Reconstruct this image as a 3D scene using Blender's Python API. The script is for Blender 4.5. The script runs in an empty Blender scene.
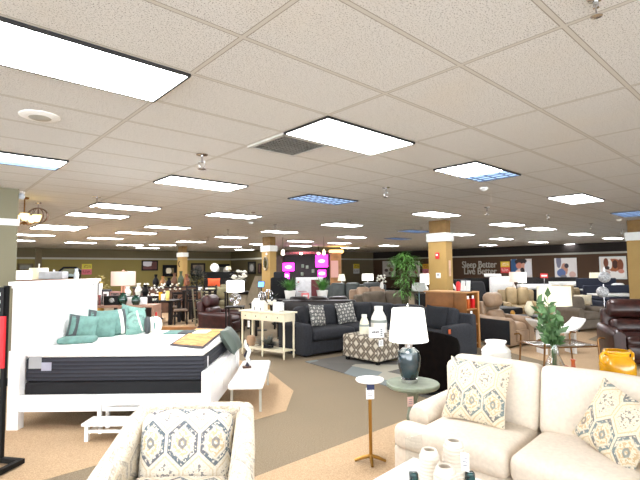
import bpy, bmesh, math, random
from mathutils import Vector, Matrix
R = random.Random(7)
C = bpy.context.scene.collection
PI = math.pi
sin, cos, atan2, sqrt = math.sin, math.cos, math.atan2, math.sqrt
# ------------------------------------------------------------------ camera model
FPX, PITCH, ROLL, YAW, HC, CEIL = 450.5, 0.0639, -0.0098, 0.7379, 1.70, 2.975
GX, GY = -0.4148, 2.4009
QD = Vector((cos(YAW), sin(YAW), 0)); PD = Vector((-sin(YAW), cos(YAW), 0))
cam = bpy.data.cameras.new('camera'); camo = bpy.data.objects.new('camera', cam); C.objects.link(camo)
cam.sensor_width = 36; cam.lens = 36 * FPX / 640; cam.clip_end = 200; cam.clip_start = 0.05
camo.location = (0, 0, HC)
camo.matrix_world = Matrix.Translation((0, 0, HC)) @ Matrix.Rotation(PI/2 + PITCH, 4, 'X') @ Matrix.Rotation(ROLL, 4, 'Z')
bpy.context.scene.camera = camo

def ray(px, py):
    u = (px-320)/FPX; v = (py-240)/FPX
    cr, sr = cos(ROLL), sin(ROLL)
    u, v = cr*u + sr*v, -sr*u + cr*v
    c, s = cos(PITCH), sin(PITCH)
    return Vector((u, c + s*v, s - c*v))
def at(px, py, z=0.0):
    r = ray(px, py); return r*((z-HC)/r.z) + Vector((0, 0, HC))
def atY(px, py, Y):
    r = ray(px, py); return r*(Y/r.y) + Vector((0, 0, HC))
def face(dx, dy): return atan2(dx, -dy)

# ------------------------------------------------------------------ materials
def lin(c):
    def f(x):
        x /= 255.0
        return x/12.92 if x <= .04045 else ((x+.055)/1.055)**2.4
    return (f(c[0]), f(c[1]), f(c[2]), 1)
class NT:
    def __init__(s, name):
        s.m = bpy.data.materials.new(name); s.m.use_nodes = True
        s.t = s.m.node_tree; s.b = s.t.nodes['Principled BSDF']; s.L = s.t.links
    def n(s, typ, **k):
        o = s.t.nodes.new(typ)
        for a, v in k.items(): setattr(o, a, v)
        return o
    def put(s, sock, v):
        if hasattr(v, 'links') or isinstance(v, bpy.types.NodeSocket): s.L.new(v, sock)
        else: sock.default_value = v
    def ma(s, op, a, b=0.0, c=None):
        o = s.n('ShaderNodeMath', operation=op); s.put(o.inputs[0], a); s.put(o.inputs[1], b)
        if c is not None: s.put(o.inputs[2], c)
        return o.outputs[0]
    def mix(s, f, a, b):
        o = s.n('ShaderNodeMix', data_type='RGBA'); s.put(o.inputs[0], f); s.put(o.inputs[6], a); s.put(o.inputs[7], b)
        return o.outputs[2]
    def step(s, x, lo, hi):
        o = s.n('ShaderNodeMapRange'); s.put(o.inputs[0], x); o.inputs[1].default_value = lo; o.inputs[2].default_value = hi
        return o.outputs[0]
    def coord(s, kind='Object'): return s.n('ShaderNodeTexCoord').outputs[kind]
    def sep(s, v):
        o = s.n('ShaderNodeSeparateXYZ'); s.L.new(v, o.inputs[0]); return o.outputs
    def noise(s, v, scale, detail=2.0, out='Fac'):
        o = s.n('ShaderNodeTexNoise'); s.L.new(v, o.inputs['Vector']); o.inputs['Scale'].default_value = scale
        o.inputs['Detail'].default_value = detail; return o.outputs[out]
    def col(s, v): s.put(s.b.inputs['Base Color'], v)
    def rough(s, v): s.b.inputs['Roughness'].default_value = v
    def bump(s, h, st=.3, d=.01):
        o = s.n('ShaderNodeBump'); s.L.new(h, o.inputs['Height']); o.inputs['Strength'].default_value = st
        o.inputs['Distance'].default_value = d; s.L.new(o.outputs[0], s.b.inputs['Normal'])
MC = {}
def mat(name, c, rough=.6, metal=0.0, var=.12, vs=6.0, bump=0.0, bs=60.0, spec=None, sheen=0, c2=None):
    if name in MC: return MC[name]
    k = NT(name); v = k.coord(); L = lin(c)
    d = lin(c2) if c2 else tuple(max(0, x*(1-var*2)) for x in L[:3]) + (1,)
    k.col(k.mix(k.step(k.noise(v, vs, 3), .35, .65), L, d)); k.rough(rough); k.b.inputs['Metallic'].default_value = metal
    if spec is not None: k.b.inputs['Specular IOR Level'].default_value = spec
    if sheen: k.b.inputs['Sheen Weight'].default_value = sheen
    if bump: k.bump(k.noise(v, bs, 4), bump, .01)
    MC[name] = k.m; return k.m
def emat(name, c, st):
    if name in MC: return MC[name]
    k = NT(name); k.b.inputs['Base Color'].default_value = lin(c)
    k.b.inputs['Emission Color'].default_value = lin(c); k.b.inputs['Emission Strength'].default_value = st
    MC[name] = k.m; return k.m
def glass(name, c=(235, 245, 240), rough=.02):
    if name in MC: return MC[name]
    k = NT(name); o = k.t.nodes['Material Output']; tr = k.n('ShaderNodeBsdfTransparent'); gl = k.n('ShaderNodeBsdfGlossy'); mx = k.n('ShaderNodeMixShader')
    tr.inputs[0].default_value = lin(c); gl.inputs['Roughness'].default_value = .05; lw = k.n('ShaderNodeLayerWeight'); lw.inputs[0].default_value = .35
    k.L.new(k.ma('ADD', k.ma('MULTIPLY', lw.outputs['Facing'], .4), .03), mx.inputs[0]); k.L.new(tr.outputs[0], mx.inputs[1]); k.L.new(gl.outputs[0], mx.inputs[2]); k.L.new(mx.outputs[0], o.inputs[0])
    MC[name] = k.m; return k.m
def shade_mat(name, c, em=0.0):
    if name in MC: return MC[name]
    k = NT(name); k.b.inputs['Base Color'].default_value = lin(c); k.rough(.8)
    k.b.inputs['Transmission Weight'].default_value = 0.0
    if em: k.b.inputs['Emission Color'].default_value = lin(c); k.b.inputs['Emission Strength'].default_value = em
    MC[name] = k.m; return k.m
def lattice(k, px, pz, kind='UV', ox=0, oz=0):
    x, z, _ = k.sep(k.coord(kind))
    tri = lambda t, p, o: k.ma('SUBTRACT', 1.0, k.ma('MULTIPLY', k.ma('ABSOLUTE', k.ma('SUBTRACT', k.ma('FRACT', k.ma('ADD', k.ma('DIVIDE', k.ma('ADD', t, o), p), 50.0)), .5)), 4.0))
    a = tri(x, px, ox); b = tri(z, pz, oz)
    return x, z, a, b
def damask(name, px, pz, ox=0, oz=0, base=(210, 200, 184), blue=(88, 98, 106), tan=(178, 154, 114), grey=(96, 96, 102), strong=1.0):
    k = NT(name); uv = k.coord('UV'); x, z, _ = k.sep(uv); x = k.ma('ADD', x, ox); z = k.ma('ADD', z, oz)
    H = pz*.36; V = pz*.14; kk = (H-V)/(px/2)
    def per(t, p, s): return k.ma('MULTIPLY', k.ma('ABSOLUTE', k.ma('SUBTRACT', k.ma('FRACT', k.ma('ADD', k.ma('DIVIDE', t, p), .5+s+50)), .5)), p)
    ds = []
    for s in (0, .5):
        dx = per(x, px, s); dz = per(z, pz, s)
        ds.append(k.ma('MAXIMUM', k.ma('DIVIDE', k.ma('ADD', dz, k.ma('MULTIPLY', dx, kk)), H), k.ma('DIVIDE', dx, px/2)))
    sg = k.ma('SUBTRACT', k.ma('MULTIPLY', k.ma('LESS_THAN', ds[0], ds[1]), 2.0), 1.0)
    f = k.ma('MULTIPLY', k.ma('MULTIPLY', k.ma('SUBTRACT', 1.0, k.ma('MINIMUM', ds[0], ds[1])), 2.0), sg)
    n1 = k.noise(uv, 55, 2); n2 = k.noise(uv, 110, 2); n3 = k.noise(uv, 5, 1)
    pos = k.step(f, .1, .16); neg = k.step(k.ma('MULTIPLY', f, -1), .05, .1)
    B = lin(base); G = lin(grey); T = lin(tan); U = lin(blue)
    ringc = k.mix(k.step(n3, .45, .55), G, U)
    c = k.mix(k.ma('MULTIPLY', k.step(n2, .56, .62), .5), B, T)
    ring = k.ma('MULTIPLY', k.step(f, .16, .22), k.step(k.ma('MULTIPLY', f, -1), -.75, -.55))
    c = k.mix(k.ma('MULTIPLY', ring, strong), c, ringc)
    dots = k.ma('MULTIPLY', ring, k.step(n1, .52, .56))
    c = k.mix(dots, c, B)
    line = k.ma('MULTIPLY', k.step(f, .16, .2), k.step(k.ma('MULTIPLY', f, -1), -.36, -.3)); c = k.mix(k.ma('MULTIPLY', line, .8*strong), c, ringc)
    inner = k.ma('MULTIPLY', k.step(f, .75, .95), k.step(n1, .47, .52))
    c = k.mix(k.ma('MULTIPLY', inner, .75*strong), c, T)
    eye = k.ma('MULTIPLY', k.step(f, 1.45, 1.55), k.step(k.ma('MULTIPLY', f, -1), -1.85, -1.75))
    c = k.mix(k.ma('MULTIPLY', eye, .8*strong), c, ringc)
    nn = k.ma('MULTIPLY', k.step(k.ma('MULTIPLY', f, -1), .7, .8), k.step(n1, .54, .58))
    c = k.mix(k.ma('MULTIPLY', nn, .85*strong), c, G)
    nl = k.ma('MULTIPLY', k.step(k.ma('MULTIPLY', f, -1), .12, .17), k.step(f, -.34, -.3))
    c = k.mix(k.ma('MULTIPLY', nl, .5*strong), c, T)
    k.col(c); k.rough(.85); k.bump(k.noise(uv, 400, 2), .15, .004); return k.m
def diamonds(name, p, q, light, mid, dark, ox=0, oz=0):
    k = NT(name); x, z, a, b = lattice(k, p, q, 'UV', ox, oz)
    f = k.ma('ADD', a, b); g = k.ma('ABSOLUTE', k.ma('SUBTRACT', a, b)); h = k.ma('ABSOLUTE', f)
    c = k.mix(k.step(h, .25, .35), lin(mid), lin(dark))
    c = k.mix(k.step(h, .62, .7), c, lin(mid))
    c = k.mix(k.step(h, 1.0, 1.1), c, lin(light))
    c = k.mix(k.step(g, 1.25, 1.35), c, lin(dark)); c = k.mix(k.step(g, 1.5, 1.6), c, lin(light))
    k.col(c); k.rough(.9); return k.m
def blobs(name, bg, L, nz=.5, sc=6, rough=.6, em=0):
    """canvas picture: soft patches (cx,cy,rx,ry,colour) in 0..1 canvas coordinates"""
    k = NT(name); uv = k.coord('UV'); x, y, _ = k.sep(uv); n = k.noise(uv, sc, 3)
    c = lin(bg); c = k.mix(0.0, c, c); nn = k.ma('MULTIPLY', k.ma('SUBTRACT', n, .5), nz)
    for (cx, cy, rx, ry, cc) in L:
        dx = k.ma('DIVIDE', k.ma('SUBTRACT', x, cx), rx); dy = k.ma('DIVIDE', k.ma('SUBTRACT', y, cy), ry)
        d = k.ma('ADD', k.ma('ADD', k.ma('MULTIPLY', dx, dx), k.ma('MULTIPLY', dy, dy)), nn)
        c = k.mix(k.step(d, 1.1, .85), c, lin(cc))
    k.col(c); k.rough(rough)
    if em: k.L.new(c, k.b.inputs['Emission Color']); k.b.inputs['Emission Strength'].default_value = em
    return k.m

# ------------------------------------------------------------------ mesh builder
class MB:
    def __init__(s): s.v = []; s.f = []; s.uv = []; s.mi = []; s.cur = 0; s.X = Matrix.Identity(4)
    def add(s, vs, fs, uvs=None):
        o = len(s.v); vs = [Vector(p) for p in vs]; s.v += [s.X @ p for p in vs]
        for i, f in enumerate(fs):
            s.f.append([o+j for j in f]); s.mi.append(s.cur)
            if uvs: s.uv.append(uvs[i])
            else:
                n = Vector((0, 0, 0))
                for q in range(1, len(f)-1): n += (vs[f[q]]-vs[f[0]]).cross(vs[f[q+1]]-vs[f[0]])
                a = max(range(3), key=lambda w: abs(n[w]))
                i0, i1 = ((1, 2), (0, 2), (0, 1))[a]
                s.uv.append([(vs[j][i0], vs[j][i1]) for j in f])
        return s
    def box(s, c, d, rot=None):
        x, y, z = d[0]/2, d[1]/2, d[2]/2; M = rot or Matrix.Identity(3); c = Vector(c)
        vs = [c + M @ Vector((i*x, j*y, k*z)) for i in (-1, 1) for j in (-1, 1) for k in (-1, 1)]
        return s.add(vs, [(0, 1, 3, 2), (4, 6, 7, 5), (0, 4, 5, 1), (2, 3, 7, 6), (0, 2, 6, 4), (1, 5, 7, 3)])
    def rbox(s, c, d, r=.03, puff=(0, 0, 0), rot=None, n=4, taper=0.0):
        h = [d[0]/2, d[1]/2, d[2]/2]; r = min(r, min(h)*.98); c = Vector(c); M = rot or Matrix.Identity(3)
        ax = []
        for q in range(3):
            inn = [-(h[q]-r) + 2*(h[q]-r)*i/n for i in range(n+1)]
            ax.append([-h[q], -(h[q]-.42*r)] + inn + [h[q]-.42*r, h[q]])
        vd = {}; vs = []; fs = []; uvs = []
        def V(p):
            key = tuple(round(t, 6) for t in p)
            if key in vd: return vd[key]
            p = Vector(p); inn = Vector([max(-(h[q]-r), min(h[q]-r, p[q])) for q in range(3)])
            dd = p-inn
            o = inn + dd.normalized()*r if dd.length > 1e-9 else p.copy()
            for q in range(3):
                if puff[q] and abs(p[q]) >= h[q]-1e-6:
                    a, b = [t for t in range(3) if t != q]
                    o[q] += math.copysign(1, p[q])*puff[q]*(1-(p[a]/h[a])**2)*(1-(p[b]/h[b])**2)
            if taper: o.x *= 1 - taper*(p.z/h[2]+1)/2; 
            vd[key] = len(vs); vs.append(c + M @ o); return vd[key]
        for q in range(3):
            a, b = [(1, 2), (2, 0), (0, 1)][q]
            for sg in (-1, 1):
                for i in range(len(ax[a])-1):
                    for j in range(len(ax[b])-1):
                        P = []
                        for (ii, jj) in ((i, j), (i+1, j), (i+1, j+1), (i, j+1)):
                            p = [0, 0, 0]; p[q] = sg*h[q]; p[a] = ax[a][ii]; p[b] = ax[b][jj]; P.append(p)
                        if sg < 0: P.reverse()
                        fs.append([V(p) for p in P])
                        u = [(1, 2), (0, 2), (0, 1)][q]
                        uvs.append([(p[u[0]], p[u[1]]) for p in P])
        return s.add(vs, fs, uvs)
    def pillow(s, w, hh, t, M=None, n=10, dent=.08):
        M = M or Matrix.Identity(4); vs = []; fs = []; uvs = []; idx = {}
        for sg in (-1, 1):
            for i in range(n+1):
                for j in range(n+1):
                    u = -1+2*i/n; v = -1+2*j/n; e = i in (0, n) or j in (0, n)
                    if e and (i, j, 0) in idx: idx[(i, j, sg)] = idx[(i, j, 0)]; continue
                    x = w/2*u*(1-dent*(1-v*v)); z = hh/2*v*(1-dent*(1-u*u))
                    y = 0 if e else sg*t/2*max(0, (1-u*u)*(1-v*v))**.4
                    idx[(i, j, sg)] = len(vs)
                    if e: idx[(i, j, 0)] = len(vs)
                    vs.append(M @ Vector((x, y, z)))
        for sg in (-1, 1):
            for i in range(n):
                for j in range(n):
                    q = [(i, j), (i+1, j), (i+1, j+1), (i, j+1)]
                    if sg > 0: q.reverse()
                    fs.append([idx[(a, b, sg)] for a, b in q])
                    uvs.append([(w/2*(-1+2*a/n), hh/2*(-1+2*b/n)) for a, b in q])
        return s.add(vs, fs, uvs)
    def lathe(s, prof, seg=20, c=(0, 0, 0), M=None, sx=1, sy=1):
        c = Vector(c); M = M or Matrix.Identity(3); vs = []; fs = []
        for (r, z) in prof:
            for i in range(seg):
                a = 2*PI*i/seg; vs.append(c + M @ Vector((r*cos(a)*sx, r*sin(a)*sy, z)))
        for k in range(len(prof)-1):
            for i in range(seg):
                j = (i+1) % seg; fs.append((k*seg+i, k*seg+j, (k+1)*seg+j, (k+1)*seg+i))
        if prof[0][0] > 1e-5: fs.append(tuple(reversed(range(seg))))
        if prof[-1][0] > 1e-5: fs.append(tuple((len(prof)-1)*seg+i for i in range(seg)))
        return s.add(vs, fs)
    def shell(s, prof, t=.004, seg=28, c=(0, 0, 0)):
        p = list(prof) + [(max(r-t, .001), z) for r, z in reversed(prof)]
        c = Vector(c); vs = []; fs = []
        for (r, z) in p:
            for i in range(seg): a = 2*PI*i/seg; vs.append(c+Vector((r*cos(a), r*sin(a), z)))
        m = len(p)
        for k in range(m):
            for i in range(seg):
                j = (i+1) % seg; k2 = (k+1) % m; fs.append((k*seg+i, k*seg+j, k2*seg+j, k2*seg+i))
        return s.add(vs, fs)
    def tube(s, pts, r, seg=8, closed=False):
        pts = [Vector(p) for p in pts]; rs = r if isinstance(r, (list, tuple)) else [r]*len(pts); vs = []; fs = []; m = len(pts); up = None
        for i, p in enumerate(pts):
            a = pts[(i-1) % m] if closed or i else p; b = pts[(i+1) % m] if closed or i < m-1 else p
            d = (b-a).normalized()
            if up is None: up = Vector((0, 0, 1)) if abs(d.z) < .9 else Vector((1, 0, 0))
            x = d.cross(up).normalized(); up = x.cross(d).normalized()
            for k in range(seg): t = 2*PI*k/seg; vs.append(p + (x*cos(t)+up*sin(t))*rs[i])
        for i in range(m if closed else m-1):
            for k in range(seg):
                l = (k+1) % seg; i2 = (i+1) % m; fs.append((i*seg+k, i2*seg+k, i2*seg+l, i*seg+l))
        if not closed: fs += [tuple(reversed(range(seg))), tuple((m-1)*seg+k for k in range(seg))]
        return s.add(vs, fs)
    def loft(s, rings, cap=True):
        n = len(rings[0]); vs = [p for r in rings for p in r]; fs = []
        for i in range(len(rings)-1):
            for k in range(n):
                l = (k+1) % n; fs.append((i*n+k, (i+1)*n+k, (i+1)*n+l, i*n+l))
        if cap: fs += [tuple(reversed(range(n))), tuple((len(rings)-1)*n+k for k in range(n))]
        return s.add(vs, fs)
    def arm(s, secs):
        """arm swept along y: (y, x, w, z_bottom, z_top) with a rounded top"""
        rings = []
        for (y, x, w, zb, zt) in secs:
            r = w/2; g = [(x-r*.94, y, zb), (x-r*.94, y, zt-r*1.3)]
            g += [(x - r*cos(a), y, zt-r+r*sin(a)) for a in [PI*q/8 for q in range(9)]]
            g += [(x+r*.94, y, zt-r*1.3), (x+r*.94, y, zb)]
            rings.append(g)
        return s.loft(rings)
    def prism(s, poly, z0, z1):
        n = len(poly); vs = [(x, y, z0) for x, y in poly] + [(x, y, z1) for x, y in poly]
        fs = [tuple(reversed(range(n))), tuple(range(n, 2*n))] + [(i, (i+1) % n, n+(i+1) % n, n+i) for i in range(n)]
        return s.add(vs, fs)
    def leaf(s, p, d, ln, w, up=Vector((0, 0, 1)), bend=.15):
        p = Vector(p); d = Vector(d).normalized(); x = d.cross(up)
        x = x.normalized() if x.length > 1e-4 else Vector((1, 0, 0)); u = x.cross(d)
        m = p + d*ln*.45 + u*bend*ln*.3; e = p + d*ln - u*bend*ln
        return s.add([p, m - x*w/2, e, m + x*w/2, m - u*w*.12], [(0, 1, 4), (1, 2, 4), (2, 3, 4), (3, 0, 4)])
    def build(s, name, m, parent=None, smooth=True, ang=35):
        me = bpy.data.meshes.new(name); me.from_pydata([tuple(v) for v in s.v], [], s.f)
        ul = me.uv_layers.new(name='UVMap'); k = 0
        flat = [c for f in s.uv for c in f]
        for i, l in enumerate(ul.data): l.uv = flat[i]
        ms = m if isinstance(m, (list, tuple)) else [m]
        for q in ms: me.materials.append(q)
        for i, p in enumerate(me.polygons): p.material_index = s.mi[i]
        bm = bmesh.new(); bm.from_mesh(me); bmesh.ops.recalc_face_normals(bm, faces=bm.faces)
        bm.to_mesh(me); bm.free()
        if smooth:
            for p in me.polygons: p.use_smooth = True
            try: me.set_sharp_from_angle(angle=math.radians(ang))
            except Exception: pass
        o = bpy.data.objects.new(name, me); C.objects.link(o)
        if parent is not None: o.parent = parent
        return o
def B(): return MB()
def thing(name, label, cat, loc=(0, 0, 0), rz=0.0, group=None):
    o = bpy.data.objects.new(name, None); C.objects.link(o); o.empty_display_size = .1
    o.location = loc; o.rotation_euler = (0, 0, rz); o['label'] = label; o['category'] = cat
    if group: o['group'] = group
    return o
def tag(o, label, cat, group=None, loc=None, rz=None):
    o['label'] = label; o['category'] = cat
    if group: o['group'] = group
    if loc is not None: o.location = loc
    if rz is not None: o.rotation_euler = (0, 0, rz)
    return o
def struct(o): o['kind'] = 'structure'; return o
def dup(root, loc, rz, label=None, group=None, sc=None):
    r = root.copy(); C.objects.link(r); r.location = loc; r.rotation_euler = (0, 0, rz)
    if label: r['label'] = label
    if group: r['group'] = group
    if sc: r.scale = sc
    for ch in list(root.children):
        c = ch.copy(); C.objects.link(c); c.parent = r
        for g in list(ch.children):
            d = g.copy(); C.objects.link(d); d.parent = c
    return r
def RX(a): return Matrix.Rotation(a, 3, 'X')
def RY(a): return Matrix.Rotation(a, 3, 'Y')
def RZ(a): return Matrix.Rotation(a, 3, 'Z')
# ================================================================== MATERIALS
WHITE = mat('white_paint', (238, 238, 236), .45, var=.02)
BEDW = mat('bed_white', (242, 241, 240), .4, var=.02)
CREAM = mat('cream_paint', (232, 224, 196), .5, var=.05)
LINEN = mat('cream_linen', (218, 206, 190), .95, var=.05, vs=40, bump=.35, bs=500)
CHAR = mat('charcoal_fabric', (44, 46, 52), .95, var=.12, vs=30, bump=.3, bs=400)
CHARD = mat('dark_grey_fabric', (32, 34, 39), .95, var=.12, vs=30)
BLK = mat('black_matte', (9, 9, 10), .5, var=.05, spec=.2)
BLKF = mat('black_fabric', (12, 13, 17), .9, var=.1, vs=20)
MATT = mat('mattress_side', (48, 51, 62), .85, var=.1, vs=20)
TICK = mat('mattress_ticking', (236, 236, 234), .9, var=.03, vs=20, bump=.3, bs=40)
BROWNL = mat('brown_leather', (58, 28, 23), .32, var=.3, vs=9, bump=.3, bs=14)
DKBL = mat('dark_brown_leather', (24, 14, 13), .35, var=.2)
TANL = mat('tan_leather', (150, 124, 98), .45, var=.12, vs=5)
BEIGEL = mat('beige_leather', (164, 142, 104), .5, var=.12, vs=5)
TAUPE = mat('taupe_fabric', (106, 94, 80), .8, var=.12, vs=5)
GREYL = mat('grey_green_leather', (66, 74, 71), .45, var=.2, vs=5)
FUR = mat('dark_brown_velvet', (11, 6, 4), .95, var=.3, vs=14, bump=.5, bs=90, spec=.1)
GOLD = mat('brushed_gold', (176, 132, 66), .32, 1.0, var=.05)
BRONZE = mat('bronze_metal', (128, 92, 56), .35, .9, var=.05)
COPPER = mat('copper_metal', (200, 140, 120), .3, .8, var=.05)
CHROME = mat('chrome', (205, 205, 208), .15, 1.0, var=.02)
SAGE = mat('sage_paint', (128, 138, 120), .5, var=.12, vs=12)
TEALG = mat('teal_glazed_ceramic', (46, 64, 72), .12, var=.35, vs=5, spec=.8)
OAK = mat('oak_wood', (168, 118, 66), .5, var=.2, vs=3)
DKW = mat('dark_wood', (20, 13, 10), .45, var=.2, vs=4, spec=.25)
WALN = mat('walnut_wood', (96, 60, 36), .5, var=.25, vs=4)
PINKW = mat('pale_pink_wood', (160, 124, 104), .6, var=.12, vs=4)
YEL = mat('yellow_glaze', (222, 160, 12), .2, var=.12, vs=9, spec=.8)
ORNG = mat('orange_glaze', (196, 92, 40), .3, var=.15)
CERW = mat('white_ceramic', (240, 238, 232), .3, var=.03)
CERR = mat('ribbed_white_ceramic', (218, 208, 194), .6, var=.04)
GLS = glass('clear_glass', (250, 252, 252)); GRNG = mat('green_glass', (8, 62, 50), .1, var=.3, spec=.9)
SHADE = shade_mat('white_lamp_shade', (250, 248, 240), .75)
SHADEC = shade_mat('cream_lamp_shade', (232, 224, 196), .12)
SHADEP = shade_mat('pinkish_lamp_shade', (216, 192, 178), .12)
TEALF = mat('teal_cotton', (104, 142, 134), .9, var=.14, vs=14, bump=.2, bs=60)
GREYF = mat('grey_cotton', (72, 77, 79), .9, var=.08, vs=20)
LEAF = mat('green_leaves', (66, 104, 48), .5, var=.3, vs=6)
LEAFB = mat('bamboo_leaves', (92, 146, 60), .5, var=.3, vs=6)
LEAFE = mat('eucalyptus_leaves', (92, 130, 80), .6, var=.25, vs=14)
LEAFD = mat('dark_foliage', (26, 36, 22), .6, var=.3, vs=6)
GRASS = mat('grass_blades', (66, 128, 40), .6, var=.25)
PETW = mat('white_petals', (238, 236, 222), .8, var=.06)
GOLDF = mat('gold_dried_petals', (196, 176, 104), .8, var=.2)
PAPER = mat('white_paper', (240, 240, 240), .8, var=.02)
NAVY = mat('navy_paper', (36, 44, 84), .7, var=.04)
REDP = mat('red_plastic', (206, 24, 30), .4, var=.04)
REDS = mat('red_sign_face', (216, 16, 30), .5, var=.02)
YELS = mat('yellow_sign_face', (236, 196, 40), .6, var=.05)
COLM = mat('tan_column_paint', (168, 136, 78), .7, var=.06, vs=2)
PILM = mat('olive_grey_paint', (120, 116, 94), .8, var=.06, vs=1.2)
TRIMW = mat('white_band_paint', (222, 224, 220), .6, var=.03)
BROWNW = mat('dark_brown_wall_paint', (78, 55, 37), .85, var=.08, vs=.6)
SOFF = mat('espresso_soffit_paint', (28, 18, 14), .85, var=.08)
OLIVEB = mat('olive_brown_wall_paint', (104, 92, 68), .85, var=.06, vs=.6)
OLIVE = mat('olive_wall_paint', (128, 114, 60), .85, var=.06, vs=.6)
OLIVED = mat('dark_olive_wall_paint', (74, 64, 36), .85, var=.06, vs=.6)
OLIVES = mat('olive_soffit_paint', (96, 86, 62), .85, var=.06, vs=.6)
BANDW = mat('wall_band_paint', (160, 158, 146), .7, var=.03)

# ================================================================== ROOM
def carpet(name, c1, c2):
    k = NT(name); v = k.coord(); n = k.noise(v, 90, 2); n2 = k.noise(v, 1.2, 2)
    c = k.mix(k.step(n, .35, .65), lin(c1), lin(c2)); c = k.mix(k.ma('MULTIPLY', k.step(n2, .4, .7), .22), c, lin(tuple(int(t*.82) for t in c1)))
    k.col(c); k.rough(1.0); k.b.inputs['Specular IOR Level'].default_value = .1
    k.bump(k.noise(v, 260, 2), .4, .006); return k.m
CARD = carpet('aisle_carpet', (146, 133, 112), (118, 104, 84))
CARL = carpet('light_carpet', (194, 168, 136), (166, 140, 110))
struct(B().box((0, 18, -.03), (80, 46, .06)).build('floor', CARD))
def gp(*a): return [tuple(at(x, y)[:2]) for x, y in a]
# lighter carpet fields inlaid in the aisle carpet
P1 = gp((44, 480), (120, 458.5), (238, 425), (286, 411), (293.5, 391), (262, 366))
P1 = [(-3.6, 2.2)] + P1 + [(-1.2, 8.2), (-2.2, 9.4), (-9.5, 9.4), (-9.5, 3.6)]
struct(B().prism(P1, -.01, .003).build('floor_inlay', CARL, smooth=False))
a1 = at(258, 476); dq = QD
P2 = [a1 - dq*3, a1 + dq*5.2, a1 + dq*5.2 + Vector((1.6, -1.7, 0)), a1 + dq*4 + Vector((3, -4.5, 0)), a1 - dq*2 + Vector((3, -3.4, 0))]
struct(B().prism([(p.x, p.y) for p in P2], -.01, .003).build('floor_inlay', CARL, smooth=False))
P3 = [(3.7, 9.3), (4.8, 5.6), (6.4, 7.0), (6.2, 10.6), (8.8, 13.2), (7.4, 15.0), (4.6, 11.6)]
struct(B().prism(P3, -.01, .003).build('floor_inlay', CARL, smooth=False))
P4 = [(-9.5, 11.6), (-3.4, 11.6), (-2.2, 14.2), (-5.5, 19.5), (-11, 19.5)]
struct(B().prism(P4, -.01, .003).build('floor_inlay', CARL, smooth=False))

def ceiling_mat():
    k = NT('mineral_fibre_ceiling_tiles'); v = k.coord(); x, y, _ = k.sep(v)
    def line(c, per, w):
        t = k.ma('MODULO', k.ma('ADD', k.ma('DIVIDE', c, per), 1000.0), 1.0)
        d = k.ma('MULTIPLY', k.ma('MINIMUM', t, k.ma('SUBTRACT', 1.0, t)), per)
        return d
    dx = line(x, 1.2192, 0); dy = line(y, .6096, 0); d = k.ma('MINIMUM', dx, dy)
    bar = k.step(d, .0125, .0115); edge = k.ma('MULTIPLY', k.step(d, .012, .0125), k.step(d, .019, .0165))
    sp = k.noise(v, 130, 2); sp2 = k.noise(v, 45, 2); big = k.noise(v, .9, 2)
    c = k.mix(k.step(sp, .57, .64), lin((216, 215, 212)), lin((140, 138, 134)))
    c = k.mix(k.ma('MULTIPLY', k.step(sp2, .5, .7), .25), c, lin((190, 188, 184)))
    c = k.mix(k.ma('MULTIPLY', k.step(big, .55, .75), .25), c, lin((214, 204, 188)))
    c = k.mix(bar, c, lin((200, 196, 188))); c = k.mix(edge, c, lin((150, 144, 134)))
    k.col(c); k.rough(.9)
    k.bump(k.ma('ADD', k.ma('MULTIPLY', sp, .35), k.ma('MULTIPLY', bar, 1.0)), .5, .01); return k.m
ce = struct(B().box((8, 12, .03), (76, 64, .06)).build('ceiling', ceiling_mat()))
ce.location = (GX, GY, CEIL); ce.rotation_euler = (0, 0, YAW)
def gridpt(i, j, z=CEIL):
    p = Vector((GX, GY, 0)) + QD*(1.2192*(j-1)) + PD*(.6096*i); p.z = z; return p
# walls run along the tile grid
class Wall:
    def __init__(s, p, d, n): s.p = Vector(p+(0,)); s.d = d.normalized(); s.n = n.normalized()
    def hit(s, px, py):
        r = ray(px, py); o = Vector((0, 0, HC)); t = (s.p-o).dot(s.n)/r.dot(s.n); return o + r*t
C0 = Vector((4.3, 36.5, 0)); C1 = Vector((-3.65, 29.3, 0)); C2 = Vector((-6.4, 32.3, 0)); C3 = C2 - QD*12.6
WA = Wall((4.3, 36.5), -PD, -QD); WB = Wall((-3.65, 29.3), QD, -PD); WC = Wall((-6.4, 32.3), -PD, -QD); WD = Wall((-6.4, 32.3), -QD, -PD)
def wall(name, a, b, n, lo, up, band=True, zs=2.37):
    a = a.copy(); b = b.copy(); d = (b-a); L = d.length; rz = atan2(d.y, d.x); loc = (a+b)/2
    nl = Vector((-sin(rz), cos(rz), 0)); sg = 1 if nl.dot(n) > 0 else -1
    m = B(); m.box((0, -sg*.08, zs/2), (L, .16, zs)); m.cur = 1; m.box((0, -sg*.08, (zs+CEIL)/2+.0), (L, .16, CEIL-zs))
    o = struct(m.build(name, [lo, up])); o.location = loc; o.rotation_euler = (0, 0, rz)
    t = struct(B().box((0, sg*.02, zs+.05), (L-.1, .04, .1)).build('trim_1', BANDW)); t.location = loc; t.rotation_euler = (0, 0, rz)
    t = struct(B().box((0, sg*.012, .07), (L-.1, .024, .14)).build('baseboard_far', DKW)); t.location = loc; t.rotation_euler = (0, 0, rz)
wall('wall_right', C0, C0 - PD*44, -QD, BROWNW, SOFF)
wall('wall_far', C1, C0, -PD, OLIVEB, OLIVEB)
wall('wall_far', C2, C1, -QD, OLIVED, OLIVED)
wall('wall_left', C3 - QD*24, C2, -PD, OLIVE, OLIVES)
p = WD.hit(38, 262); b = struct(B().box((0, 0, CEIL/2), (.3, .25, CEIL)).build('wall_pilaster', OLIVEB)); b.location = (p.x, p.y, 0); b.rotation_euler = (0, 0, YAW)
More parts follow.
